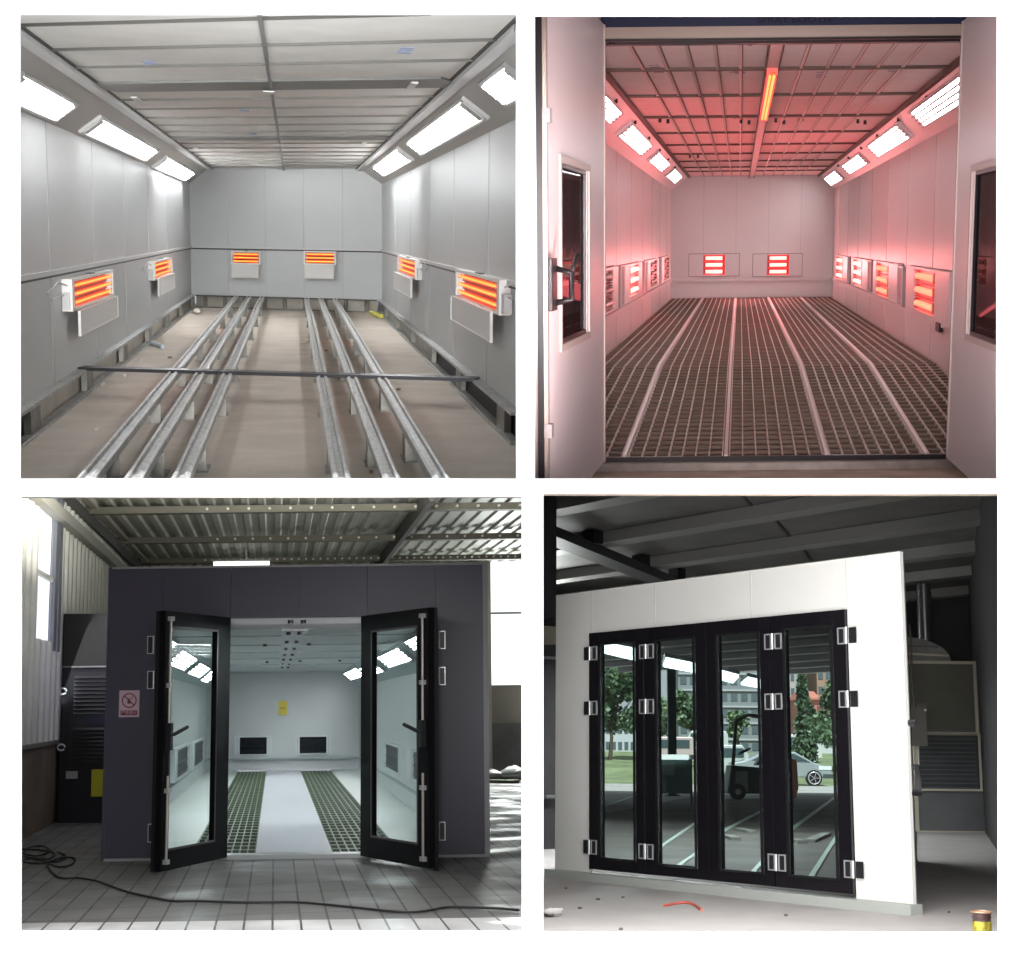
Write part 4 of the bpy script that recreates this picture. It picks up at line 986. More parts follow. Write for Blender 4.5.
# hinges on the front panels
M_sil = mat('silver hinge', (.66,.66,.68), .3, .6)
def hinge(room, p, w, h, side, label, group, rot=None, d=1):
    t = thing(room, 'door_hinge', p, label, 'hinge', group, rot)
    part(t, 'plate', MB().ring(-w/2, w/2, -h/2, h/2, -.03, 0, w*.12), M_sil)
    part(t, 'core', MB().box(-w/2+w*.12, w/2-w*.12, -.02, 0, -h/2+w*.12, h/2-w*.12), M_black)
    part(t, 'knuckle', MB().tube([(side*w/2, -.03, -h/2), (side*w/2, -.03, h/2)], w*.13, 8), M_sil)
    return t
for px, py, s, lb in ((150.5,645,1,'top hinge at the left of the dark booth doorway'),(150.5,680,1,'second hinge from the top at the left of the dark booth doorway'),(151,833,1,'bottom hinge at the left of the dark booth doorway'),
                  (442,640,-1,'top hinge at the right of the dark booth doorway'),(442,676,-1,'second hinge from the top at the right of the dark booth doorway'),(442,831,-1,'bottom hinge at the right of the dark booth doorway')):
    hinge(C, C.hit(px, py, 1, YFc-.005), .06, .175, s, lb, 'hinges of the dark booth doors')
# no smoking / no fire sign
q = [C.hit(x, y, 1, YFc-.004) for x, y in ((119.5,690.5),(139,717))]
w = q[1].x-q[0].x; h = q[0].z-q[1].z
t = thing(C, 'safety_sign', ((q[0].x+q[1].x)/2, YFc-.004, q[1].z), 'pinkish sign with crossed out flame in a ring on the dark booth front', 'sign')
part(t, 'board', MB().box(-w/2, w/2, -.006, 0, 0, h), mat('pink white sheet', (.62,.42,.50), .5))
M_ink = mat('dark red ink', (.16,.02,.04), .5)
n = 28; mb = MB(); r0, r1 = h*.28, h*.235; zc_ = h*.62
for i in range(n):
    a0, a1 = 2*math.pi*i/n, 2*math.pi*(i+1)/n
    mb.slab([(r*math.cos(a), -.007, zc_+r*math.sin(a)) for r, a in ((r0,a0),(r0,a1),(r1,a1),(r1,a0))], (0,-.002,0))
part(t, 'ring', mb, M_ink)
part(t, 'slash', MB().bar((-r1*.72, -.009, zc_+r1*.72), (r1*.72, -.009, zc_-r1*.72), .002, h*.045, up=(.7,0,.7)), M_ink)
fl = [(-.3,-.6),(.15,-.7),(.35,-.3),(.2,.05),(.1,-.15),(.02,.3),(-.12,.7),(-.15,.25),(-.35,.05),(-.4,-.3)]
part(t, 'flame', MB().slab([(a*r1*.8, -.0065, zc_+b*r1*.8) for a, b in fl], (0,-.002,0)), M_ink)
part(t, 'match_stick', MB().bar((-.05*r1, -.008, zc_-.1*r1), (.6*r1, -.008, zc_+.62*r1), .002, h*.03, up=(-.7,0,.7)), M_ink)
part(t, 'caption_bar', MB().box(-w*.42, w*.42, -.0075, -.006, h*.07, h*.25), M_ink)
try: text_obj(t, '严禁烟火', h*.15, Matrix.Translation((0, -.008, h*.16)) @ FACE, MATS['pink white sheet'])
except Exception as e: print('text', e)
# ---- control cabinet at the left
yk = 20.0
q = [C.hit(x, y, 1, yk) for x, y in ((64,614),(116,820.5))]
t = thing(C, 'control_cabinet', ((q[0].x+q[1].x)/2, yk, zfc), 'tall dark louvred cabinet left of the booth with a yellow sheet', 'cabinet'); w = (q[1].x-q[0].x)/2; h = q[0].z-zfc
M_cab = mat('dark violet cabinet', (.014,.013,.019), .4)
part(t, 'body', MB().box(-w, w, 0, .9, 0, h), M_cab)
def cz(py): return C.hit(85, py, 1, yk).z - zfc
def cxx(px): return C.hit(px, 700, 1, yk).x - (q[0].x+q[1].x)/2
part(t, 'top_panel', MB().box(-w, w, -.02, 0, cz(666), h-.0), mat('dark brown panel', (.018,.016,.014), .45)); part(t, 'shelf_line', MB().box(-w, w, -.04, 0, cz(667.5), cz(666)), mat('grey edge', (.2,.2,.2), .4))
lou = part(t, 'louvre_panel', MB().box(cxx(70), cxx(112), -.02, 0, cz(765), cz(672)), mat('dark louvre', (.020,.019,.022), .4))
mb = MB(); 
for i in range(22):
    z = cz(762)+(cz(674)-cz(762))*i/22
    if not 8 < i < 12: mb.hexa([(cxx(74),-.02,z),(cxx(111),-.02,z),(cxx(111),-.02,z+.03),(cxx(74),-.02,z+.03),(cxx(74),-.05,z),(cxx(111),-.05,z),(cxx(111),-.021,z+.03),(cxx(74),-.021,z+.03)])
part(lou, 'louvres', mb, MATS['dark louvre'])
part(t, 'maker_plate', MB().box(cxx(85), cxx(111), -.03, -.02, cz(725), cz(714)), mat('dark plate', (.012,.012,.03), .4))
part(t, 'silver_plate', MB().box(cxx(68.5), cxx(80), -.03, 0, cz(778.5), cz(771)), mat('silver plate', (.40,.40,.41), .3, .3))
part(t, 'yellow_sheet', MB().box(cxx(94), cxx(112), -.03, 0, cz(796.5), cz(769.5)), mat('yellow paper', (.50,.47,.02), .6))
part(t, 'latch', MB().box(cxx(69.5), cxx(72), -.04, 0, cz(724), cz(715)), M_black)
for py in (691, 747): part(t, 'lifting_ring', MB().tube([(cxx(63)+.05*math.cos(a), -.03, cz(py)+.04*math.sin(a)) for a in [i*math.pi/5 for i in range(10)]], .012, 6), mat('white ring', (.7,.7,.72), .4))
# ---- cable coil on the tiles
def cable(name, pts, r, m, label, cat):
    P = [C.hit(x, y, 2, zfc+.015) for x, y in pts]; cur = []
    for i in range(len(P)-1):
        p0 = P[max(i-1,0)]; p1 = P[i]; p2 = P[i+1]; p3 = P[min(i+2,len(P)-1)]
        for k in range(5):
            s = k/5; cur.append(.5*((2*p1)+(p2-p0)*s+(2*p0-5*p1+4*p2-p3)*s*s+(3*p1-p0-3*p2+p3)*s**3))
    cur.append(P[-1]); return single(C, name, MB().tube(cur, r, 6), m, label, cat)
M_cab2 = mat('black rubber cable', (.018,.017,.018), .5)
cable('power_cable', [(22,849),(40,850),(54,853),(48,859),(30,858),(24,862),(44,863),(60,858),(74,858),(72,864),(60,867),(48,864),(52,872),(62,878),(80,878),(100,882),(125,891),(150,897),(172,901),(195,901),(225,902),(255,902.5),(290,902),(320,904),(360,908),(400,912),(425,911),(450,907),(490,908),(519,910)], .009, M_cab2, 'black cable coiled at left and running across the tiles before the booth', 'cable')
cable('power_cable', [(22,853),(36,856),(50,851),(42,846),(28,848),(26,856),(40,860),(56,862),(66,856),(58,852)], .009, M_cab2, 'tangled loops of black cable on the tiles at the far left', 'cable')
# ---- rubbish at the right rear
random.seed(3)
for k, (px, py, r, c, lb) in enumerate(((491,779,.26,(.55,.53,.50),'grey white bundle of film, left one of the heap by the rear wall'),(503,779,.2,(.46,.38,.32),'brownish bundle in the middle of the heap by the rear wall'),(514,779,.34,(.70,.70,.70),'bright white bundle, right one of the heap by the rear wall'))):
    p = C.hit(px, py, 2, zfc); mb = MB(); prof = [(.2,0),(.9,.05),(1,.3),(.75,.6),(.45,.8),(.1,.9)]
    m = Matrix.Translation(p) @ Matrix.Diagonal((r*.9, r*1.3, r*.75, 1)); mb.lathe([(a,b) for a, b in prof], 11, 0, m)
    mb.v = [v+V((random.uniform(-1,1),random.uniform(-1,1),random.uniform(0,1)))*r*.13 for v in mb.v]
    single(C, 'plastic_bundle', mb, mat('bundle %d' % k, c, .4), lb, 'rubbish')
single(C, 'board_offcut', MB().bar(C.hit(490,781,2,zfc+.03), C.hit(516,781.5,2,zfc+.03), .3, .05), mat('green brown board', (.30,.33,.20), .7), 'thin green brown board lying before the white bundles', 'board')
# =================================================================== HALL D : white booth front with four closed glass doors
_d = -(F*F + (-1162)*78)/271.0
D = Room(-650, 750, 78)
_r = D.ray(914, 915)
_p = D.M @ _r; _p = _p*(12.0/_p.y); _q = D.Mi @ _p
X0 = _q.x; zfd = _q.z
# in this hall y runs along the booth front (away to the left), x runs into the booth
M_wht = mat('white booth front', (.80,.79,.75), .4, var=.02, scale=.6); M_wht2 = mat('white booth front lower', (.80,.79,.75), .4)
M_roofd = mat('dark roof sheet', (.24,.23,.215), .6, .1, .15, 1.2); M_purd = mat('grey roof purlin', (.38,.37,.35), .5, .1)
M_concd = mat('pale dusty concrete', (.56,.52,.50), .85, var=.14, scale=1.1, bump=.15, c2=(.47,.44,.425))
def Yd(px, py): return D.hit(px, py, 0, X0).y
def Zd(px, py): return D.hit(px, py, 0, X0).z
def gq(px, py, z=None): return D.hit(px, py, 2, zfd if z is None else z)
nd = D.ray(915, 761); nd.z = 0; nd.normalize()          # direction of the side walls
fd = V((0,1,0))
yR = (Yd(901,552)+Yd(912,905))/2; yL = Yd(555.5,730); zt_d = (Zd(901,552)+Zd(556,597))/2
yo0 = (Yd(591,640)+Yd(590.5,868))/2; yo1 = (Yd(847.5,612)+Yd(856,892))/2
zo_t = (Zd(591,633)+Zd(847,610))/2; zo_b = (Zd(591,869.5)+Zd(856,893.5))/2; zs = (Zd(555,868)+Zd(911,905))/2
big = 200
P = D.clip([(-12,-20,zfd),(60,-20,zfd),(60,60,zfd),(-12,60,zfd)], RD)
def clipfar(pts, ymax, rect=RD):
    """clip to the hall sector and to a depth from the entrance"""
    Pp = [D.M @ V(p) for p in D.clip(pts, rect)]; out = []
    for i in range(len(Pp)):
        a, b = Pp[i], Pp[(i+1) % len(Pp)]; da = ymax-a.y; db = ymax-b.y
        if da >= 0: out.append(a)
        if da*db < 0: out.append(a.lerp(b, da/(da-db)))
    return [D.Mi @ p for p in out]
big_floor = [(-300,-300,zfd),(400,-300,zfd),(400,600,zfd),(-300,600,zfd)]
P = clipfar(big_floor, 40)
struct(D, 'floor', MB().slab(P, (0,0,-.05)), M_concd)
# roof with purlins along the front
zrd = 3.8
P = clipfar([(-300,-300,zrd),(400,-300,zrd),(400,600,zrd),(-300,600,zrd)], 61)
struct(D, 'ceiling', MB().slab(P, (0,0,.05)), M_roofd)
xp = [D.hit(543, py, 2, zrd-.2).x for py in (516, 557, 584)]
stepx = (xp[2]-xp[0])/2
for k in range(-1, 18):
    x = xp[0]+k*stepx
    pts = D.clip([(x-.22,-200,zrd-.2),(x+.22,-200,zrd-.2),(x+.22,400,zrd-.2),(x-.22,400,zrd-.2)], RD)
    pts = clipfar(pts, 61) if pts else []
    if len(pts) > 2:
        mb = MB().slab(pts, (0,0,.19))
        struct(D, 'trim_%d' % (40+k), mb, [M_purd])
# roof sheet joints and the dark brace under the purlins
a = D.hit(543, 532, 2, zrd-.3); b = D.hit(674, 585, 2, zrd-.3); b = a+(b-a)*1.15
single(D, 'roof_brace', MB().bar(D.hit(541, 531, 2, zrd-.3), b, .42, .16), mat('black steel brace', (.012,.012,.014), .5), 'dark steel bar slanting under the purlins above the white booth', 'steel bar')
for (p, q) in (((742,495),(762,517)),((775,520),(796,543)),((801,547),(812,562))):
    struct(D, 'trim_60', MB().bar(D.hit(*p, 2, zrd-.01), D.hit(*q, 2, zrd-.01), .05, .02), M_black)
for px, py in ((593,543),(641,566),(677,579)):
    p = D.hit(px, py, 2, zrd-.22); single(D, 'purlin_cleat', MB().box(p.x-.1, p.x+.1, p.y-.14, p.y+.14, p.z-.02, p.z+.2), M_black, 'small dark cleat where the slanting bar meets a roof purlin', 'cleat', 'cleats on the slanting roof bar')
# side and end walls of the workshop
g0 = gq(1003, 868); g1 = g0 + nd*6
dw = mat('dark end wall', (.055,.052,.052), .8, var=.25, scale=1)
P0 = gq(1030, 900); 
wr_a = gq(990, 848); wr_dir = nd
b = gq(979, 823); a = gq(1002, 858); a = a + (a-b)*1.2; xcorner = b.x
P = D.clip([a, b, V((b.x,b.y,zrd)), V((a.x,a.y,zrd))], RD)
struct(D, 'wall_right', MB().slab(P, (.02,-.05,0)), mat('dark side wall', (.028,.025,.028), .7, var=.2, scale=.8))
# end wall, parallel to the booth front, behind the ducts
xe = xcorner
P = D.clip([(xe,b.y,zfd),(xe,b.y+40,zfd),(xe,b.y+40,zrd),(xe,b.y,zrd)], (901,490,1085,1010))
struct(D, 'wall_back', MB().slab(P, (.05,0,0)), dw)
# left end : dark wall with ledges
xlw = X0+6
P = D.clip([(X0+.3,yL+3.5,zfd),(X0+40,yL+3.5+40,zfd),(X0+40,yL+3.5+40,zrd),(X0+.3,yL+3.5,zrd)], (537,490,640,1010))
yl2 = yL+4
P = D.clip([(X0-6,yl2,zfd),(X0+6.0,yl2,zfd),(X0+6.0,yl2,zrd),(X0-6,yl2,zrd)], (537,490,556.5,1010))
if len(P) > 2: struct(D, 'wall_left', MB().slab(P, (0,.05,0)), dw)
def lq(px, py): return D.hit(px, py, 1, yl2-.05)
def lbox(name, px0, py0, px1, py1, th, m, label, cat):
    a = lq(px0, py0); b = lq(px1, py1)
    return single(D, name, MB().box(min(a.x,b.x), max(a.x,b.x), yl2-.05-th, yl2-.02, min(a.z,b.z), max(a.z,b.z)), m, label, cat, bevel=.01)
lbox('junction_box', 540, 626, 552.5, 645, .1, mat('cream box', (.42,.38,.28), .5), 'cream junction box on the dark wall left of the white booth', 'junction box')
lbox('pipe_rail', 540, 656, 556, 659.5, .06, mat('pale rail', (.3,.3,.3), .5), 'pale horizontal rail on the dark wall left of the white booth', 'rail')
lbox('steel_channel', 540, 795, 556, 798.5, .15, mat('grey rail', (.2,.2,.2), .5), 'grey low rail at the foot of the dark wall left of the booth', 'rail')
p = [lq(541,617), lq(546,622), lq(551,619), lq(556,624)]
single(D, 'wall_cable', MB().tube(p, .02, 6), M_black, 'black cable sagging over the cream junction box', 'cable')

# ---- the white front
org = V((X0, (yL+yR)/2, zfd)); 
t = thing(D, 'spray_booth', org, 'white front of the spray booth around four black glass doors', 'spray booth')
def fb(y0, y1, z0, z1, x0=0, x1=.04, mi=0, mb=None):
    mb = mb or MB(); return mb.box(x0, x1, min(y0,y1)-org.y, max(y0,y1)-org.y, z0-org.z, z1-org.z, mi)
part(t, 'left_panel', fb(yL, yo0+.02, zs, zt_d), M_wht)
part(t, 'right_panel', fb(yR, yo1-.0, zs, zt_d), M_wht)
ysm = Yd(847.5, 590)
mb = fb(yo0+.02, yo1, zo_t, zt_d); part(t, 'header_panel', mb, M_wht)
mb = MB()
for px in (591.5, 655, 751, 847):
    y = Yd(px, 600); fb(y-.008, y+.008, zo_t, zt_d, -.002, 0, 0, mb)
part(t, 'panel_seams', mb, mat('grey panel seam', (.68,.67,.64), .5))
part(t, 'base_channel', fb(yL+.05, yR-.05, zfd, zs, -.10, .05), mat('greenish grey sill', (.40,.42,.39), .45))
part(t, 'top_edge', fb(yL, yR, zt_d, zt_d+.012, -.004, .045), M_wht2)
# booth side wall running back from the right end
A_ = V((X0+.05, yR, zfd)); B_ = A_ + nd*7.0
def wallslab(a, b, z0, z1, th): return MB().slab([V((a.x,a.y,z0))-org, V((b.x,b.y,z0))-org, V((b.x,b.y,z1))-org, V((a.x,a.y,z1))-org], th)
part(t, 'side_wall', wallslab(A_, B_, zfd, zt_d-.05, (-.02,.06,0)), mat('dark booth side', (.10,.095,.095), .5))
M_matte = mat('matt black rubber', (.008,.008,.008), .95, spec=.05)
# side door handle
hp = A_ + nd*1.0 - org
q0 = D.hitp(911, 767, A_, nd.cross(V((0,0,1)))); q1 = D.hitp(911.5, 793, A_, nd.cross(V((0,0,1))))
ofs = V((.005,-.02,0))
hdm = MB().tube([q0-org+ofs*.5, q0-org+ofs*2, q1-org+ofs*2, q1-org+ofs*.5], .02, 8); part(t, 'side_door_handle', hdm, M_matte)
q0 = D.hitp(909, 723, A_, nd.cross(V((0,0,1)))); part(t, 'side_door_latch', MB().tube([q0-org, q0-org+ofs*2], .02, 8), M_matte)

# ---- four leaves
M_gd = glass('greenish tinted glass', (.87,.94,.92), .22)
M_fr = mat('black violet aluminium', (.007,.006,.0085), .25)
seams = [590.8, 646.3, 709.5, 774.5, 851.5]
ysn = [yo0, Yd(646.3,740), Yd(709.5,745), Yd(774.5,745), yo1]
gl = [((601,643.7),(638,641),(637.5,862.6),(601.3,858)), ((658,640),(697.5,636.5),(699.5,868.5),(658,865)), ((718.5,634.5),(762,630.5),(766,875),(721,870)), ((785.5,628.5),(835.5,624.5),(841,881),(790,876))]
nm = ['leftmost black framed glass door of the white booth', 'second from left black framed glass door of the white booth', 'third from left black framed glass door of the white booth', 'rightmost black framed glass door of the white booth']
Rd = Matrix(((0,-1,0),(-1,0,0),(0,0,1)))  # placeholder, leaves are built along y
leaves = []
for i in range(4):
    ya_, yb_ = ysn[i], ysn[i+1]                     # ya_ is farther (left)
    o = V((X0, (ya_+yb_)/2, zo_b)); t = thing(D, 'glass_door', o, nm[i], 'door', 'black glass doors of the white booth'); leaves.append((t, o))
    G = [D.hit(x, y, 0, X0) for x, y in gl[i]]
    gy0 = (G[0].y+G[3].y)/2; gy1 = (G[1].y+G[2].y)/2; gzt = (G[0].z+G[1].z)/2; gzb = (G[2].z+G[3].z)/2
    def lb(y0, y1, z0, z1, x0, x1, mb=None): mb = mb or MB(); return mb.box(x0, x1, min(y0,y1)-o.y, max(y0,y1)-o.y, z0-o.z, z1-o.z)
    g_ = .006
    mb = lb(ya_-g_, gy0, zo_b, zo_t, -.03, .05); lb(gy1, yb_+g_, zo_b, zo_t, -.03, .05, mb); lb(gy0, gy1, zo_b, gzb, -.03, .05, mb); lb(gy0, gy1, gzt, zo_t, -.03, .05, mb)
    part(t, 'door_frame', mb, M_fr, .004)
    part(t, 'glass_pane', lb(gy0, gy1, gzb, gzt, .0, .008), M_gd)
    mb = MB()
    for (a, b, c_, d_) in ((gy0, gy0-.03, gzb, gzt), (gy1+.03, gy1, gzb, gzt), (gy0, gy1, gzb, gzb+.02), (gy0, gy1, gzt-.02, gzt)): lb(a, b, c_, d_, -.038, -.03, mb)
    part(t, 'glazing_bead', mb, mat('dark glazing bead', (.010,.010,.011), .4))
def hd(px, py, label, kind):
    p = D.hit(px, py, 0, X0-.03); t = thing(D, 'door_hinge', p, label, 'hinge', 'silver hinges of the white booth')
    w, h = .235, .135
    # w is measured along the front
    W2 = .1
    for s in (-1, 1):
        part(t, 'hinge_plate', MB().box(-.004, 0, s*W2*.62-W2*.40, s*W2*.62+W2*.40, -h/2, h/2), M_black)
        mb = MB(); y0, y1 = s*W2*.62-W2*.42, s*W2*.62+W2*.42
        mb.box(-.006, 0, y0, y0+.014, -h/2, h/2); mb.box(-.006, 0, y1-.014, y1, -h/2, h/2); mb.box(-.006, 0, y0, y1, h/2-.007, h/2+.004); mb.box(-.006, 0, y0, y1, -h/2-.004, -h/2+.007)
        if kind == 'pair' or (s < 0 if kind == 'L' else s > 0): part(t, 'hinge_rim', mb, M_sil)
    part(t, 'knuckle', MB().tube([(-.012, 0, -h/2-.004), (-.012, 0, h/2+.004)], .011, 10), mat('bright hinge pin', (.8,.8,.8), .25, .3))
for px, py, lbl, k in ((646.5,651.5,'top hinge between the first and second glass doors','pair'),(646.5,706.5,'second hinge down between the first and second glass doors','pair'),(646,851.5,'bottom hinge between the first and second glass doors','pair'),
    (773,641.5,'top hinge between the third and fourth glass doors','pair'),(773.5,701.5,'second hinge down between the third and fourth glass doors','pair'),(777,862.5,'bottom hinge between the third and fourth glass doors','pair'),
    (590.5,653.5,'top hinge on the left white panel of the white booth','L'),(590.5,708,'second hinge down on the left white panel of the white booth','L'),(590,847,'bottom hinge on the left white panel of the white booth','L'),
    (847,635.5,'top hinge on the right white panel of the white booth','R'),(848.5,699,'second hinge down on the right white panel of the white booth','R'),(854,869.5,'bottom hinge on the right white panel of the white booth','R')):
    hd(px, py, lbl, k)

# ---- behind the glass : booth floor tracks, lamps, bench, forklift
M_trk = mat('pale green floor track', (.60,.68,.64), .45)
tr_n = ['floor track behind the second glass door, upper one', 'floor track behind the second glass door, lower one', 'floor track behind the third glass door, upper one', 'floor track low in the third glass door', 'floor track behind the fourth glass door, upper one', 'floor track low in the fourth glass door', 'faint floor track behind the first glass door']
dark = clipfar(big_floor, 30)
def floorpoly(pts, h, m, name, label, cat):
    P = [gq(x, y, zfd+.002) for x, y in pts]; return single(D, name, MB().slab(P, (0,0,h)), m, label, cat)
for i, (p, q, w) in enumerate((((652,853),(700,820),.06),((674,869),(700,851),.05),((716,835),(768,807.5),.09),((750,876),(768,855),.05),((784,835),(846,789),.10),((808,882),(846,822),.06),((596,809),(640,794),.08))):
    a = gq(*p, zfd+.012); b = gq(*q, zfd+.012); single(D, 'floor_track', MB().bar(a, b, w, .02), M_trk, tr_n[i], 'floor track', 'pale floor tracks seen through the glass')
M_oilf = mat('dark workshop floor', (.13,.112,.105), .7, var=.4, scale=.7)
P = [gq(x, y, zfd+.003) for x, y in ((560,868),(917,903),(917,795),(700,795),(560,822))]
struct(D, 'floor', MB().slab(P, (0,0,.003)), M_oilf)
for p, q, lbl in (((745,829),(736,834),'dark bar'),((815,838),(838,834),'x'),): pass
for k, (px, py, qx, qy, lbl) in enumerate(((810,841,826,834,'pale stick lying on the dark floor behind the rightmost glass'),(790,840,803,842,'second pale stick lying left of the first behind the rightmost glass'),(728,836,736,839,'short offcut lying behind the third glass door'),(738,829,752,832,'dark lump of scrap behind the third glass door'))):
    single(D, 'scrap_piece', MB().bar(gq(px,py,zfd+.03), gq(qx,qy,zfd+.03), .16, .05), mat('scrap %d' % (k % 2), (.30,.29,.27) if k < 3 else (.05,.05,.05), .7), lbl, 'scrap')
M_lampd = mat('bright booth lamp', (1,1,1), .5, emit=(.88,.97,1), es=3)
zl_ = 1.42
for q, lbl in (([(602,645),(640,652),(640,662),(602,653)], 'long white lamp seen through the leftmost glass'), ([(666,660),(700,666.5),(700,674),(663,667)], 'long white lamp seen through the second glass'), ([(716,671),(739,677),(733,683.5),(716,679)], 'white lamp seen left in the third glass'), ([(748,679),(764,682.5),(764,689),(741,685)], 'white lamp seen right in the third glass')):
    P = [D.hit(x, y, 2, zl_) for x, y in q]; c = sum(P, V((0,0,0)))/4
    t = thing(D, 'ceiling_lamp', c, lbl, 'ceiling lamp', 'lamps seen through the black glass doors')
    part(t, 'diffuser', MB().slab([p-c for p in P], (0,0,.04)), M_lampd); part(t, 'tray', MB().slab([(p-c)*1.06+V((0,0,.04)) for p in P], (0,0,.06)), mat('grey lamp tray', (.3,.33,.34), .5))
def gbox(px, py, w, dpt, h, z0=0, yaw=0):
    """upright box in camera-facing heading standing at floor pixel"""
    p = gq(px, py); return p
toCam = V((D.Mi @ V((0,-1,0)))); toCam.z = 0; toCam.normalize(); side = V((0,0,1)).cross(toCam); side = -side if (D.M @ side).x < 0 else side
RS = Matrix((side, -toCam, V((0,0,1)))).transposed()     # local x to the right, y away, z up
if RS.determinant() < 0: RS = Matrix((side, -toCam, V((0,0,1)))).transposed()
def scale_at(px, py): return (D.M @ gq(px, py)).y/F
# column
p = gq(673, 796); s = scale_at(673, 796)
t = thing(D, 'steel_column', p, 'dark teal column standing behind the second glass door', 'column', None, RS); M_teal = mat('dark teal paint', (.05,.085,.085), .5)
part(t, 'shaft', MB().box(-.15, .15, 0, .3, 0, (796-668)*s), M_teal); part(t, 'base_plate', MB().box(-.25, .25, -.1, .4, 0, .05), M_teal)
# bench
p = gq(683, 806); s = scale_at(683, 806)
t = thing(D, 'workbench', p, 'teal workbench with white top behind the second glass door', 'workbench', None, RS)
part(t, 'top', MB().box(-26*s, 12*s, 0, .8, 46*s, 50.5*s), mat('white bench top', (.85,.88,.88), .4)); part(t, 'cabinet', MB().box(-24*s, 10*s, .05, .75, 12*s, 46*s), mat('teal cabinet', (.12,.20,.20), .5))
part(t, 'bench_reflection', MB().box(-25*s, 6*s, -.06, -.01, 45.5*s, 50.5*s), mat('bench reflection glow', (1,1,1), .5, emit=(.9,1,1), es=1.3))  # glowing strip added for a lamp's reflection on the bench edge
for x in (-23, 8): part(t, 'leg', MB().box(x*s, (x+2)*s, .1, .2, 0, 12*s), M_teal)
part(t, 'drawer', MB().box(-20*s, -8*s, .02, .05, 30*s, 42*s), mat('pale drawer', (.32,.38,.37), .5)); part(t, 'drawer', MB().box(-6*s, 6*s, .02, .05, 30*s, 42*s), MATS['teal cabinet'])
# forklift
p = gq(758, 800); s = scale_at(758, 800)
t = thing(D, 'forklift', p, 'dark forklift with red counterweight behind the third and fourth glass doors', 'forklift', None, RS)
M_fk = mat('dark forklift body', (.055,.075,.075), .45); M_red = mat('orange red paint', (.95,.24,.13), .4)
part(t, 'body', MB().hexa([(-30*s,0,6*s),(28*s,0,6*s),(28*s,1.3,6*s),(-30*s,1.3,6*s),(-26*s,0,34*s),(28*s,0,30*s),(28*s,1.3,30*s),(-26*s,1.3,34*s)]), M_fk, .05)
mb = MB()
part(t, 'counterweight', MB().slab([(28*s,0,4*s),(38*s,0,2*s),(41*s,0,12*s),(40*s,0,40*s),(30*s,0,42*s),(28*s,0,20*s)], (0,1.2,0)), M_red, .03)
for x in (-20, 26): 
    w_ = part(t, 'wheel', MB().tube([(x*s, -.08, 8*s), (x*s, .2, 8*s)], 8*s, 20), M_black); part(w_, 'hub', MB().tube([(x*s, -.1, 8*s), (x*s, -.05, 8*s)], 3*s, 12), M_white)
for x in (-38, -34): part(t, 'mast', MB().box(x*s, (x+2)*s, .3, .5, 3*s, 84*s), M_fk)
part(t, 'mast_crossbar', MB().box(-38*s, -32*s, .3, .5, 80*s, 83*s), M_fk)
part(t, 'fork', MB().box(-58*s, -36*s, .2, .35, 3*s, 5*s), M_fk)
for a, b in (((-24,34),(-20,78)),((-20,78),(-8,84)),((-8,84),(12,82)),((12,82),(20,72)),((20,72),(26,36))):
    part(t, 'roof_guard', MB().bar((a[0]*s, .1, a[1]*s), (b[0]*s, .1, b[1]*s), 3.2*s, 3.2*s, up=(0,1,0)), M_fk)
part(t, 'seat', MB().hexa([(0,.3,34*s),(16*s,.3,34*s),(16*s,.9,34*s),(0,.9,34*s),(4*s,.3,40*s),(17*s,.3,62*s),(17*s,.9,62*s),(4*s,.9,40*s)]), M_black, .03)
part(t, 'steering_wheel', MB().tube([(-10*s+6*s*math.cos(a), .6+.3*math.sin(a), 48*s+3*s*math.cos(a)) for a in [i*math.pi/6 for i in range(13)]], .03, 6), M_black)
part(t, 'side_panel', MB().box(-22*s, -10*s, -.03, 0, 8*s, 28*s), mat('pale panel', (.34,.42,.42), .4))
# ---- yard set beyond the booth in place of glass reflections : ground, lawn, cars, trees, buildings
M_road = mat('pale asphalt', (.34,.33,.32), .85, var=.1, scale=.2); M_grass = mat('lawn', (.16,.20,.10), .9, var=.35, scale=.5)
def world_clip_far(pts, dmin, rect=RD):
    Pp = [D.M @ V(p) for p in D.clip(pts, rect)]; out = []
    for i in range(len(Pp)):
        a, b = Pp[i], Pp[(i+1) % len(Pp)]; da = a.y-dmin; db = b.y-dmin
        if da >= 0: out.append(a)
        if da*db < 0: out.append(a.lerp(b, da/(da-db)))
    return [D.Mi @ p for p in out]
RY = (500, 500, 960, 1010)
P = world_clip_far(clipfar(big_floor, 85, RY), 40, RY)
struct(D, 'floor', MB().slab(P, (0,0,-.05)), M_road)  # yard ground, added in place of glass reflections
def gd(px, d):     # ground point below a column at a distance from the entrance
    r = D.ray(px, 760); w = D.M @ r; r = r*(d/w.y); return V((r.x, r.y, zfd))
def bank(d): return zfd + (0 if d < 85 else min(1, (d-85)/30)*2.0)
a, b = gd(540, 85), gd(900, 85); c, e = gd(900, 115), gd(540, 115); h2 = V((0,0,2.0)); f_, g_ = gd(900, 170)+h2, gd(540, 170)+h2
mb = MB().add([a, b, c+h2, e+h2, f_, g_], [(0,1,2,3),(3,2,4,5)]); mb.add([v-V((0,0,.1)) for v in (a, b, c+h2, e+h2, f_, g_)], [(0,1,2,3),(3,2,4,5)])
o = single(D, 'lawn', mb, M_grass, 'green lawn bank beyond the road, set in place of a reflection in the glass doors', 'lawn', kind='structure')
def stand(px, d): p = gd(px, d); p.z = bank(d); return p
random.seed(11)
M_leafs = [mat('leaf green %d' % i, c, .6) for i, c in enumerate(((.10,.17,.09),(.15,.23,.12),(.07,.12,.07),(.19,.28,.15)))]
M_bark = mat('bark', (.09,.07,.05), .9)
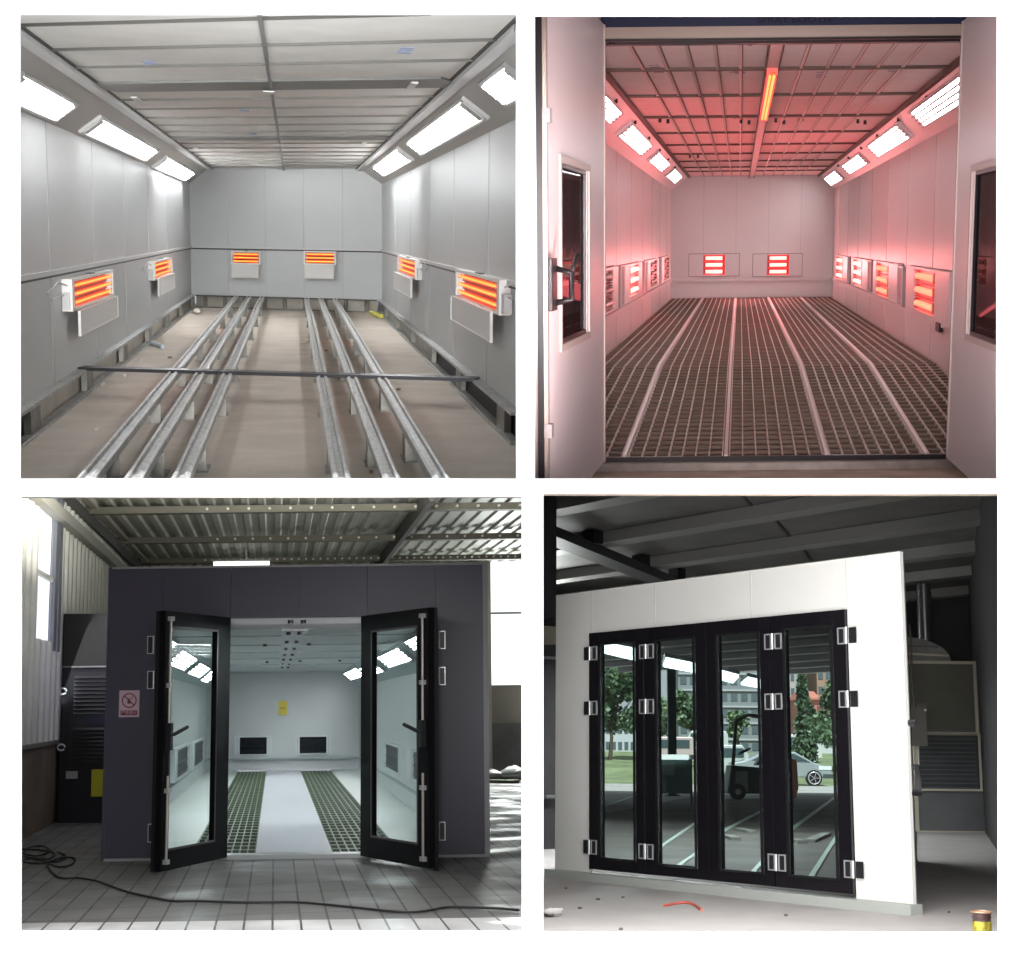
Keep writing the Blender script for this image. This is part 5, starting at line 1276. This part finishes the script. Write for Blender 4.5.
def tree(px, d, h, r, label, n=1500, shape='round', mi=0):
    t = thing(D, 'tree', stand(px, d), label, 'tree', 'trees of the yard seen through the glass', RS)
    tr = h*.45 if shape == 'round' else h*.9
    part(t, 'trunk', MB().tube([(0,0,-.1),(r*.04,0,tr*.5),(-r*.03,0,tr)], .1, 8, rs=[.16,.12,.06]), M_bark)
    if shape == 'round':
        for k in range(4):
            an = k*1.7; part(t, 'branch', MB().tube([(0,0,tr*.7),(r*.5*math.cos(an), r*.5*math.sin(an), tr+h*.15)], .05, 6, rs=[.07,.03]), M_bark)
    mb = MB(); cl = []
    if shape == 'round':
        for k in range(14):
            a = random.uniform(0, 6.28); q = random.random()**.5; z = random.uniform(-.8, 1)
            cl.append((r*.65*q*math.cos(a)*math.sqrt(1-z*z*.6), r*.65*q*math.sin(a), h*.62+z*h*.27, r*random.uniform(.28,.45)))
    else:
        for k in range(16):
            z = k/15; cl.append((random.uniform(-.2,.2)*r, random.uniform(-.2,.2)*r, h*(.12+.85*z), r*(1.05-z)*.8+.12))
    for i in range(n):
        cx_, cy_, cz_, cr = random.choice(cl); v = V((random.gauss(0,1), random.gauss(0,1), random.gauss(0,1))).normalized()*cr*random.random()**.4
        p = V((cx_, cy_, cz_))+v; s = random.uniform(.07,.17); u = V((random.gauss(0,1), random.gauss(0,1), random.gauss(0,1))).normalized(); w = u.orthogonal().normalized()*s; u2 = u.cross(w).normalized()*s
        mb.add([p-w-u2, p+w-u2*.6, p+w*.8+u2, p-w*.7+u2], [(0,1,2,3)], random.choice((0,0,1,2)))
    part(t, 'foliage', mb, [M_leafs[mi], M_leafs[(mi+1) % 4], M_leafs[2]])
tree(610, 105, 6.9, 3.0, 'large leafy tree filling the leftmost glass', 4200)
tree(646, 118, 5.0, 1.8, 'smaller tree hidden partly by the first door joint', 1500)
tree(662, 125, 4.6, 1.7, 'tree left of the dark column in the second glass', 1500, mi=1)
tree(692, 112, 5.4, 2.0, 'leafy tree right of the dark column in the second glass', 2600, mi=1)
tree(806, 100, 6.6, 1.0, 'slim dark conifer standing in the rightmost glass', 2600, 'cone', 2)
tree(838, 96, 6.2, 2.3, 'broad green tree at right of the rightmost glass', 3600)
tree(738, 120, 3.4, 1.1, 'low bright bush in the third glass above the forklift', 900, mi=3)
tree(816, 118, 3.2, 1.9, 'low rounded bush at the foot of the conifer', 1500)
# buildings
def building(px0, px1, d, py_top, wall, label, floors, cols, band, roof=None, win=(.10,.13,.15)):
    a = stand(px0, d); b = stand(px1, d); w = (b-a).length; ztop = D.hitp((px0+px1)/2, py_top, a, toCam).z
    t = thing(D, 'building', (a+b)/2, label, 'building', 'buildings of the yard seen through the glass', RS); h = ztop-a.z
    m = mat('render %s' % label[:12], wall, .8); part(t, 'wall', MB().box(-w/2, w/2, 0, 8, -.2, h), m)
    wm = mat('dark window %.2f' % win[0], win, .2)
    for f in range(floors):
        z0 = h*(f+.3)/floors; z1 = h*(f+.78)/floors
        for c in range(cols):
            x0 = -w/2+w*(c+.18)/cols; x1 = -w/2+w*(c+.82)/cols; part(t, 'window', MB().box(x0, x1, -.05, .0, z0, z1), wm)
        if band: part(t, 'floor_band', MB().box(-w/2, w/2, -.15, 0, h*(f+.9)/floors, h*(f+1)/floors), mat('pale band', (.42,.44,.46), .7))
    if roof: part(t, 'roof', MB().slab([(-w/2-.2,-.3,h),(w/2+.2,-.3,h),(w/2+.2,8.3,h),(-w/2-.2,8.3,h)], (0,0,.15)).hexa([(-w/2,-.2,h),(w/2,-.2,h),(w/2,8,h),(-w/2,8,h),(-w/2+.4,2,h+.9),(w/2-.4,2,h+.9),(w/2-.4,6,h+.9),(-w/2+.4,6,h+.9)]), mat('red tile roof', (.45,.16,.12), .7))
building(679, 771, 150, 657, (.22,.24,.26), 'grey blue building with rows of windows in the second and third glass', 6, 9, True)
building(781, 797, 150, 657, (.42,.38,.37), 'pale pinkish building at the left of the rightmost glass', 7, 3, False)
building(819, 850, 150, 655, (.36,.24,.17), 'brown tall building at the top right of the rightmost glass', 7, 4, False)
building(803, 824, 140, 700, (.50,.20,.17), 'low red house between the conifer and the brown building', 2, 3, False, True, (.2,.08,.07))
building(592, 642, 160, 722, (.50,.52,.56), 'distant pale building low behind the large tree', 2, 8, False)
building(812, 846, 130, 728, (.55,.57,.58), 'low white kiosk row under the broad tree', 1, 6, False, None, (.25,.3,.32))
# cars
def car(px, py_or_d, length, label, body, kind, flip=1):
    d = py_or_d; p = stand(px, d); t = thing(D, 'car' if kind != 'van' else 'van', p, label, 'car' if kind != 'van' else 'van', None, RS)
    L_ = length/2; m = mat('car paint %.2f %.2f' % (body[0], body[2]), body, .25, .2, coat=.5); gm = mat('dark car glass', (.06,.09,.10), .1)
    if kind == 'van':
        prof = [(-L_,.3),(-L_,1.1),(-L_*.8,1.25),(-L_*.55,1.95),(L_*.9,1.95),(L_,1.7),(L_,.3)]; wz = (1.2,1.75); wx = (-L_*.6, L_*.8)
    else:
        prof = [(-L_,.35),(-L_*.98,.75),(-L_*.62,.98),(-L_*.25,1.42),(L_*.35,1.45),(L_*.75,1.05),(L_,.95),(L_,.35)]; wz = (1.0,1.36); wx = (-L_*.45, L_*.55)
    pr = [(x*flip, z) for x, z in prof]
    part(t, 'body', MB().slab([(x, 0, z) for x, z in pr], (0,1.7,0)), m, .06)
    if kind == 'van': part(t, 'side_window', MB().box(min(wx[0]*flip,wx[1]*flip), max(wx[0]*flip,wx[1]*flip), -.02, .0, *wz), gm)
    else:
        q = [(-L_*.55,1.0),(-L_*.22,1.34),(L_*.32,1.37),(L_*.62,1.05)]; part(t, 'side_window', MB().slab([(x*flip,-.02,z) for x, z in q], (0,.02,0)), gm)
        part(t, 'headlight', MB().box(*sorted((-L_*.98*flip, -L_*.72*flip)), -.02, .0, .68, .84), mat('clear headlight', (.75,.8,.82), .1))
        part(t, 'bumper', MB().box(*sorted((-L_*1.01*flip, -L_*.8*flip)), -.02, 0, .32, .5), mat('dark bumper', (.06,.065,.07), .4))
    for x in (-L_*.62, L_*.62):
        wv = part(t, 'wheel', MB().tube([(x*flip, -.06, .33), (x*flip, .2, .33)], .34, 20), M_black); 
        mb = MB()
        for k in range(5):
            an = k*2*math.pi/5; mb.bar((x*flip, -.08, .33), (x*flip+.24*math.cos(an), -.08, .33+.24*math.sin(an)), .02, .06, up=(0,1,0))
        part(wv, 'rim', mb.tube([(x*flip+.25*math.cos(a), -.08, .33+.25*math.sin(a)) for a in [i*math.pi/8 for i in range(17)]], .025, 6), M_sil)
    return t
dcar = (D.M @ gq(815, 786)).y
t = car(783, dcar, 4.2, 'silver grey car parked behind the red counterweight in the rightmost glass', (.34,.39,.40), 'car', -1)
t.scale = (1.3, 1.3, 1.3)
car(668, 99, 3.6, 'white and red van beside the road in the second glass', (.62,.50,.50), 'van', 1)
car(798, 104, 3.4, 'white van parked on the lawn edge left in the rightmost glass', (.72,.74,.75), 'van', 1)
car(705, 108, 3.4, 'white truck cab partly hidden by the black frame right of the second glass', (.62,.68,.68), 'van', 1)
car(727, 90, 3.4, 'white van at the left of the third glass behind the forklift', (.62,.66,.66), 'van', -1)
# ---- air ducts at the right of the booth
def plane_at(p):  # plane facing the camera through a floor point
    return V(p), toCam
base = gq(950, 832); s = (D.M @ base).y/F
def dz(py): return D.hitp(950, py, base, toCam).z - base.z
def dx(px): return (D.hitp(px, 800, base, toCam)-base).dot(side)
t = thing(D, 'filter_box', base, 'tall metal filter box with cream frame beside the white booth', 'air filter box', None, RS)
M_crf = mat('cream frame strip', (.66,.61,.48), .5); M_olive = mat('olive grey panel', (.17,.165,.13), .5, .1, .08, 2); M_mesh = mat('dark filter mesh', (.075,.078,.082), .6, .2, .15, 6); M_gpl = mat('grey sheet panel', (.20,.20,.205), .5, .3, .1, 2)
x0, x1 = dx(906), dx(987); dp = 1.2
part(t, 'body', MB().box(x0, x1, .03, dp, 0, dz(661)), M_gpl)
part(t, 'upper_panel', MB().box(dx(908), dx(978), 0, .03, dz(730), dz(664)), M_olive)
part(t, 'upper_frame', MB().ring(dx(908), dx(982), dz(735), dz(661), -.02, 0, .055), M_crf)
part(t, 'mesh_panel', MB().box(dx(919), dx(981), 0, .03, dz(789), dz(734)), M_mesh)
mb = MB()
for k in range(12): z = dz(788)+(dz(735)-dz(788))*k/12; mb.box(dx(921), dx(978), -.006, 0, z, z+.012)
part(t, 'mesh_pleats', mb, M_gpl)
part(t, 'mesh_frame', MB().ring(dx(918), dx(983), dz(791), dz(733), -.02, 0, .04), M_crf)
part(t, 'lower_panel', MB().box(dx(917), dx(987), -.01, .03, 0.01, dz(793)), M_gpl)
part(t, 'base_strip', MB().box(dx(915), dx(987), -.03, .03, 0, .02), M_crf)
part(t, 'side_post', MB().box(dx(914), dx(918), -.03, .03, 0, dz(740)), M_crf)
# curved duct on top
c = base + side*dx(915); 
t = thing(D, 'curved_duct', base+side*dx(908)+V((0,0,dz(661)+.002)), 'quarter round metal duct lying on the filter box', 'air duct', None, RS)
W_ = dx(958)-dx(908); Hh = dz(637)-dz(661); pts = [(0,0)]+[(W_*math.sin(a), Hh*math.cos(a)) for a in [i*math.pi/2/12 for i in range(13)]]
part(t, 'shell', MB().slab([(x, .05, z) for x, z in pts], (0,.9,0)), mat('duct steel', (.36,.35,.32), .4, .5, .15, 3))
part(t, 'rib', MB().bar((0, .03, Hh*.3), (W_*.95, .03, Hh*.22), .03, .035), M_crf); part(t, 'rib', MB().bar((0, .03, Hh*.62), (W_*.75, .03, Hh*.58), .03, .03), M_gpl)
# flexible duct
b2 = base+side*dx(941.5)-toCam*.6; s2 = (D.M @ b2).y/F
zz0 = D.hitp(941, 652, b2, toCam).z; zz1 = D.hitp(941, 583, b2, toCam).z
t = thing(D, 'flexible_duct', V((b2.x, b2.y, zz0)), 'dark ribbed flexible duct rising behind the curved duct', 'air duct', None, RS)
prof = []; n = 34; hh = zz1-zz0
for i in range(n+1): prof.append((.145 if i % 2 else .125, hh*i/n))
part(t, 'hose', MB().lathe(prof, 24), mat('shiny dark foil', (.30,.29,.30), .25, .8))
# thin tube and control box
p0 = D.hitp(909, 622, base+toCam*.6, toCam); pts = [D.hitp(x, y, base+toCam*.6, toCam) for x, y in ((915,708),(913,690),(911.5,660),(910.5,632),(909,624.5),(907,628),(907,640))]
single(D, 'bent_tube', MB().tube(pts, .018, 8), mat('brownish tube', (.16,.12,.11), .5), 'thin bent tube hooked over beside the right edge of the white front', 'tube')
base2 = base+toCam*.5
a = D.hitp(908, 702, base2, toCam); b = D.hitp(928, 746, base2, toCam); w = (b-a).dot(side); h = a.z-b.z
t = thing(D, 'control_box', V((a.x+b.x, a.y+b.y, 2*b.z))/2, 'grey brown control box hanging beside the right edge of the white front', 'control box', None, RS)
part(t, 'body', MB().box(-w/2, w/2, 0, .25, 0, h), mat('grey brown box', (.19,.175,.15), .5), .008); part(t, 'lid_seam', MB().box(-w/2+.01, w/2-.01, -.012, 0, h*.04, h*.96), MATS['grey brown box'])
part(t, 'knob', MB().tube([(w*.42,-.04,h*.82),(w*.42,0,h*.82)], .022, 10), M_crf)
part(t, 'conduit', MB().tube([(-w*.2,.1,0),(-w*.2,.1,-.55)], .018, 8), M_crf); part(t, 'conduit', MB().tube([(w*.05,.1,0),(w*.05,.1,-.4)], .018, 8), M_crf)
# ---- can, scrap of red cord, crumpled paper
p = gq(983, 947); s = (D.M @ p).y/F
t = thing(D, 'tin_can', p, 'yellow and brown tin can at the bottom right corner of the pale floor', 'tin can')
r = .062; zt2 = D.hitp(983, 911, p, toCam).z-p.z
part(t, 'can_body', MB().lathe([(r*.95,0),(r,.01),(r,zt2*.68),(r*.98,zt2*.72)], 28), mat('yellow printed can', (.45,.42,.04), .4, var=.6, scale=26, c2=(.10,.06,.01)))
part(t, 'neck', MB().lathe([(r*.98,zt2*.72),(r*.92,zt2*.78),(r*1.02,zt2*.82),(r*.96,zt2*.88),(r*1.04,zt2*.97)], 28), mat('brown can neck', (.05,.025,.025), .3))
n = 28; part(t, 'rim', MB().tube([(r*1.04*math.cos(a), r*1.04*math.sin(a), zt2*.98) for a in [i*2*math.pi/28 for i in range(29)]], .007, 6), mat('copper rim', (.45,.28,.18), .3, .5))
part(t, 'lid', MB().lathe([(.01,zt2*.94),(r,zt2*.95)], 24), mat('dark inside', (.03,.015,.01), .6))
P = [gq(x, y, zfd+.01) for x, y in ((664,905.5),(672,904),(682,902.5),(691,903),(697,906),(701.5,910))]
single(D, 'red_cord', MB().tube(P, .012, 6), mat('red plastic cord', (.65,.13,.09), .5), 'short curved red cord lying on the pale floor before the booth', 'cord')
random.seed(5)
p = gq(551, 917); mb = MB().lathe([(.02,0),(.08,.01),(.085,.03),(.05,.05),(.02,.06)], 7, 0, Matrix.Translation(p)); mb.v = [v+V((random.uniform(-.04,.04),random.uniform(-.04,.04),random.uniform(0,.02))) for v in mb.v]
single(D, 'crumpled_paper', mb, mat('dirty paper', (.52,.50,.48), .8), 'crumpled pale paper on the floor at the bottom left of the white booth', 'paper')
p = gq(823, 904); mb = MB().lathe([(.02,0),(.08,.01),(.07,.04),(.02,.06)], 6, 0, Matrix.Translation(p+V((-.1,0,0)))); 
single(D, 'crumpled_tape', mb, mat('clear crumple', (.7,.7,.68), .4), 'small scrap of clear film against the grey sill of the white booth', 'scrap')
for k, (px, py) in enumerate(((566,889),(580,909),(623,898),(786,916),(741,896),(598,900),(621,930),(949,913))):
    p = gq(px, py); r = .008+random.random()*.008; single(D, 'pebble', MB().slab([(p.x+r*math.cos(a)*random.uniform(.7,1.2), p.y+r*math.sin(a)*1.4, p.z) for a in [i*math.pi/3 for i in range(6)]], (0,0,.015)), mat('dark grit', (.12,.10,.09), .9), 'tiny dark pebble on the pale dusty floor before the white booth', 'pebble', 'pebbles before the white booth')
# =================================================================== the white display wall with its four openings, partitions, camera, light
D0 = 8.3
def wpt(px, py, d=D0): return V(((px-CX)/F*d, d, -(py-CY)/F*d))
W = Room(CX, CY+1e-4, 0.0); W.M = Matrix.Identity(3); W.Mi = W.M; W.M4 = Matrix.Identity(4)
rects = [(20,14.5,516,478.5),(535,16,997,478.5),(21,497,521.5,931.5),(543.5,494,998.5,932.5)]
xsP = sorted({-400,1500}|{r[0] for r in rects}|{r[2] for r in rects}); ysP = sorted({-400,1400}|{r[1] for r in rects}|{r[3] for r in rects})
mb = MB()
for j in range(len(ysP)-1):
    run = None
    for i in range(len(xsP)-1):
        cx_, cy_ = (xsP[i]+xsP[i+1])/2, (ysP[j]+ysP[j+1])/2
        inside = any(r[0] < cx_ < r[2] and r[1] < cy_ < r[3] for r in rects)
        if not inside:
            a = wpt(xsP[i], ysP[j+1]); b = wpt(xsP[i+1], ysP[j]); mb.box(a.x, b.x, D0, D0+.012, a.z, b.z)
struct(W, 'wall_front', mb, mat('matt white display wall', (.92,.92,.92), .9, spec=0))
M_part = mat('dark light stop', (.10,.10,.10), .9)  # unseen partitions and outer shell, added to stop stray light between halls
def planeslab(name, a, b, d0, d1, th):
    """unseen light stop running inwards through two columns/rows of the display wall"""
    p = [wpt(*a, d0), wpt(*b, d0), wpt(*b, d1), wpt(*a, d1)]
    struct(W, name, MB().slab(p, th), M_part)
planeslab('light_stop_upper', (525.5,-300), (525.5,486.5), D0+.02, 46, (.004,0,0))
planeslab('light_stop_lower', (532.5,486.5), (532.5,1300), D0+.02, 46, (.004,0,0))
planeslab('light_stop_middle', (-300,486.8), (1350,486.8), D0+.02, 46, (0,0,.004))
planeslab('light_stop_left', (-300,-300), (-300,1300), D0+.02, 46, (-.05,0,0))
planeslab('light_stop_right', (1350,-300), (1350,1300), D0+.02, 46, (.05,0,0))
planeslab('light_stop_top', (-300,-300), (1350,-300), D0+.02, 46, (0,0,.05))
planeslab('light_stop_bottom', (-300,1300), (1350,1300), D0+.02, 46, (0,0,-.05))

cam = bpy.data.cameras.new('camera'); co = bpy.data.objects.new('camera', cam); col.objects.link(co)
co.rotation_euler = (math.pi/2, 0, 0); cam.sensor_fit = 'HORIZONTAL'; cam.sensor_width = 36; cam.lens = F*36/1024
cam.clip_start = .1; cam.clip_end = 1000; sc.camera = co

def sun(d, s, ang=.01):
    l = bpy.data.lights.new('sun', 'SUN'); l.energy = s; l.angle = ang
    o = bpy.data.objects.new('sun', l); col.objects.link(o); o.rotation_euler = V(d).to_track_quat('-Z', 'Y').to_euler(); return o
sun((0.0, .35, -.94), 7.5)
def area(room, name, p, target, sx, sy, e, c=(1,1,1), spread=math.pi):
    l = bpy.data.lights.new(name, 'AREA'); l.shape = 'RECTANGLE'; l.size = sx; l.size_y = sy; l.energy = e; l.color = c; l.spread = spread
    o = bpy.data.objects.new(name, l); col.objects.link(o)
    a = room.M @ room.sh(p); b = room.M @ room.sh(target)
    o.location = a; o.rotation_euler = (b-a).to_track_quat('-Z', 'Y').to_euler(); return o
def spot(p, t, e, size, blend=.3, r=.3, c=(1,1,1)):
    l = bpy.data.lights.new('fill_spot', 'SPOT'); l.energy = e; l.spot_size = size; l.spot_blend = blend; l.shadow_soft_size = r; l.color = c
    o = bpy.data.objects.new('fill_spot', l); col.objects.link(o); o.location = p
    o.rotation_euler = (V(t)-V(p)).to_track_quat('-Z', 'Y').to_euler(); return o

# fill spots added at the camera, in place of entrance daylight
def front(px, py, e, size, c=(1,1,1), r=.6):
    t = wpt(px, py, 13); return spot((0,-.3,.0), t, e, size, .35, r, c)
front(771, 713, 3100, .34)
front(271, 714, 600, .34)
front(268, 246, 9000, .34)
front(766, 247, 4600, .34, (1,.80,.82))
# added fill lights, out of view along the entrance edges of the halls
def strip(p, n, sx, sy, e, c=(1,1,1)):
    l = bpy.data.lights.new('fill_strip', 'AREA'); l.shape = 'RECTANGLE'; l.size = sx; l.size_y = sy; l.energy = e; l.color = c
    o = bpy.data.objects.new('fill_strip', l); col.objects.link(o); o.location = p
    o.rotation_euler = V(n).to_track_quat('-Z', 'Y').to_euler(); return o
def zat_(py, y): return -(py-CY)/F*y
strip((1.6, 8.75, zat_(490, 8.75)), (0,0,-1), 2.8, .7, 340)
l_ = strip(((538-CX)/F*8.75, 8.75, -1.3), (1,0,0), .7, 2.2, 65)
strip((-1.4, 8.75, zat_(491, 8.75)), (0,0,-1), 2.8, .7, 190)
strip((1.45, 8.75, zat_(482.5, 8.75)), (0,0,1), 1.7, .7, 230, (1,.72,.72))
strip((-1.45, 8.75, zat_(482.5, 8.75)), (0,0,1), 2.6, .7, 90)
strip((1.6, 9.0, -2.83), (0,0,1), 2.8, .5, 260)
for q in ((620,648),(690,668),(745,682)):
    a_ = D.hit(*q, 2, zl_-.06); area(D, 'booth_lamp_light', a_, a_-V((0,0,1)), 1.2, .5, 120, (.92,.98,1))
# workshop C windows, and fill uplights added out of view over the booth
area(C, 'window_light', (XLc+.1, (y0w+y1w)/2, 1.0), (XLc+3, (y0w+y1w)/2, 0), 3, 2.4, 190, (.9,.95,1), 1.7)
area(C, 'window_light', (xw0+.7, YW-.2, .8), (xw0+.3, 20, -.5), 1.4, 2.5, 260, (.95,1,.97))
for x in (-.8, 1.2): area(C, 'fill_uplight', (x, YFc+1.5, ztc+.15), (x, YFc+1.6, zr_c), 1.5, 2.5, 330, (1,.98,.88))
# red heat in hall B
area(B, 'heater_glow', (XRB-.15, 26, -.55), (XRB-3, 26, 1.6), 14, .5, 120, (1,.14,.16))
area(B, 'heater_glow', (XLB+.15, 26, -.55), (XLB+3, 26, 1.6), 14, .5, 92, (1,.14,.16))
area(B, 'heater_glow', (.4, YB-.2, -.7), (.4, 30, -.2), 2.4, .5, 70, (1,.25,.25))

w = bpy.data.worlds.new('world'); sc.world = w; w.use_nodes = True
bg = w.node_tree.nodes['Background']; bg.inputs[0].default_value = (.80,.84,.90,1); bg.inputs[1].default_value = .75
vs = sc.view_settings; vs.view_transform = 'Standard'; vs.look = 'None'; vs.exposure = 0; vs.gamma = 1; vs.use_curve_mapping = False
sc.cycles.max_bounces = 8; sc.cycles.diffuse_bounces = 4; sc.cycles.glossy_bounces = 4; sc.cycles.transparent_max_bounces = 16
sc.cycles.sample_clamp_indirect = 4
sc.cycles.use_denoising = True
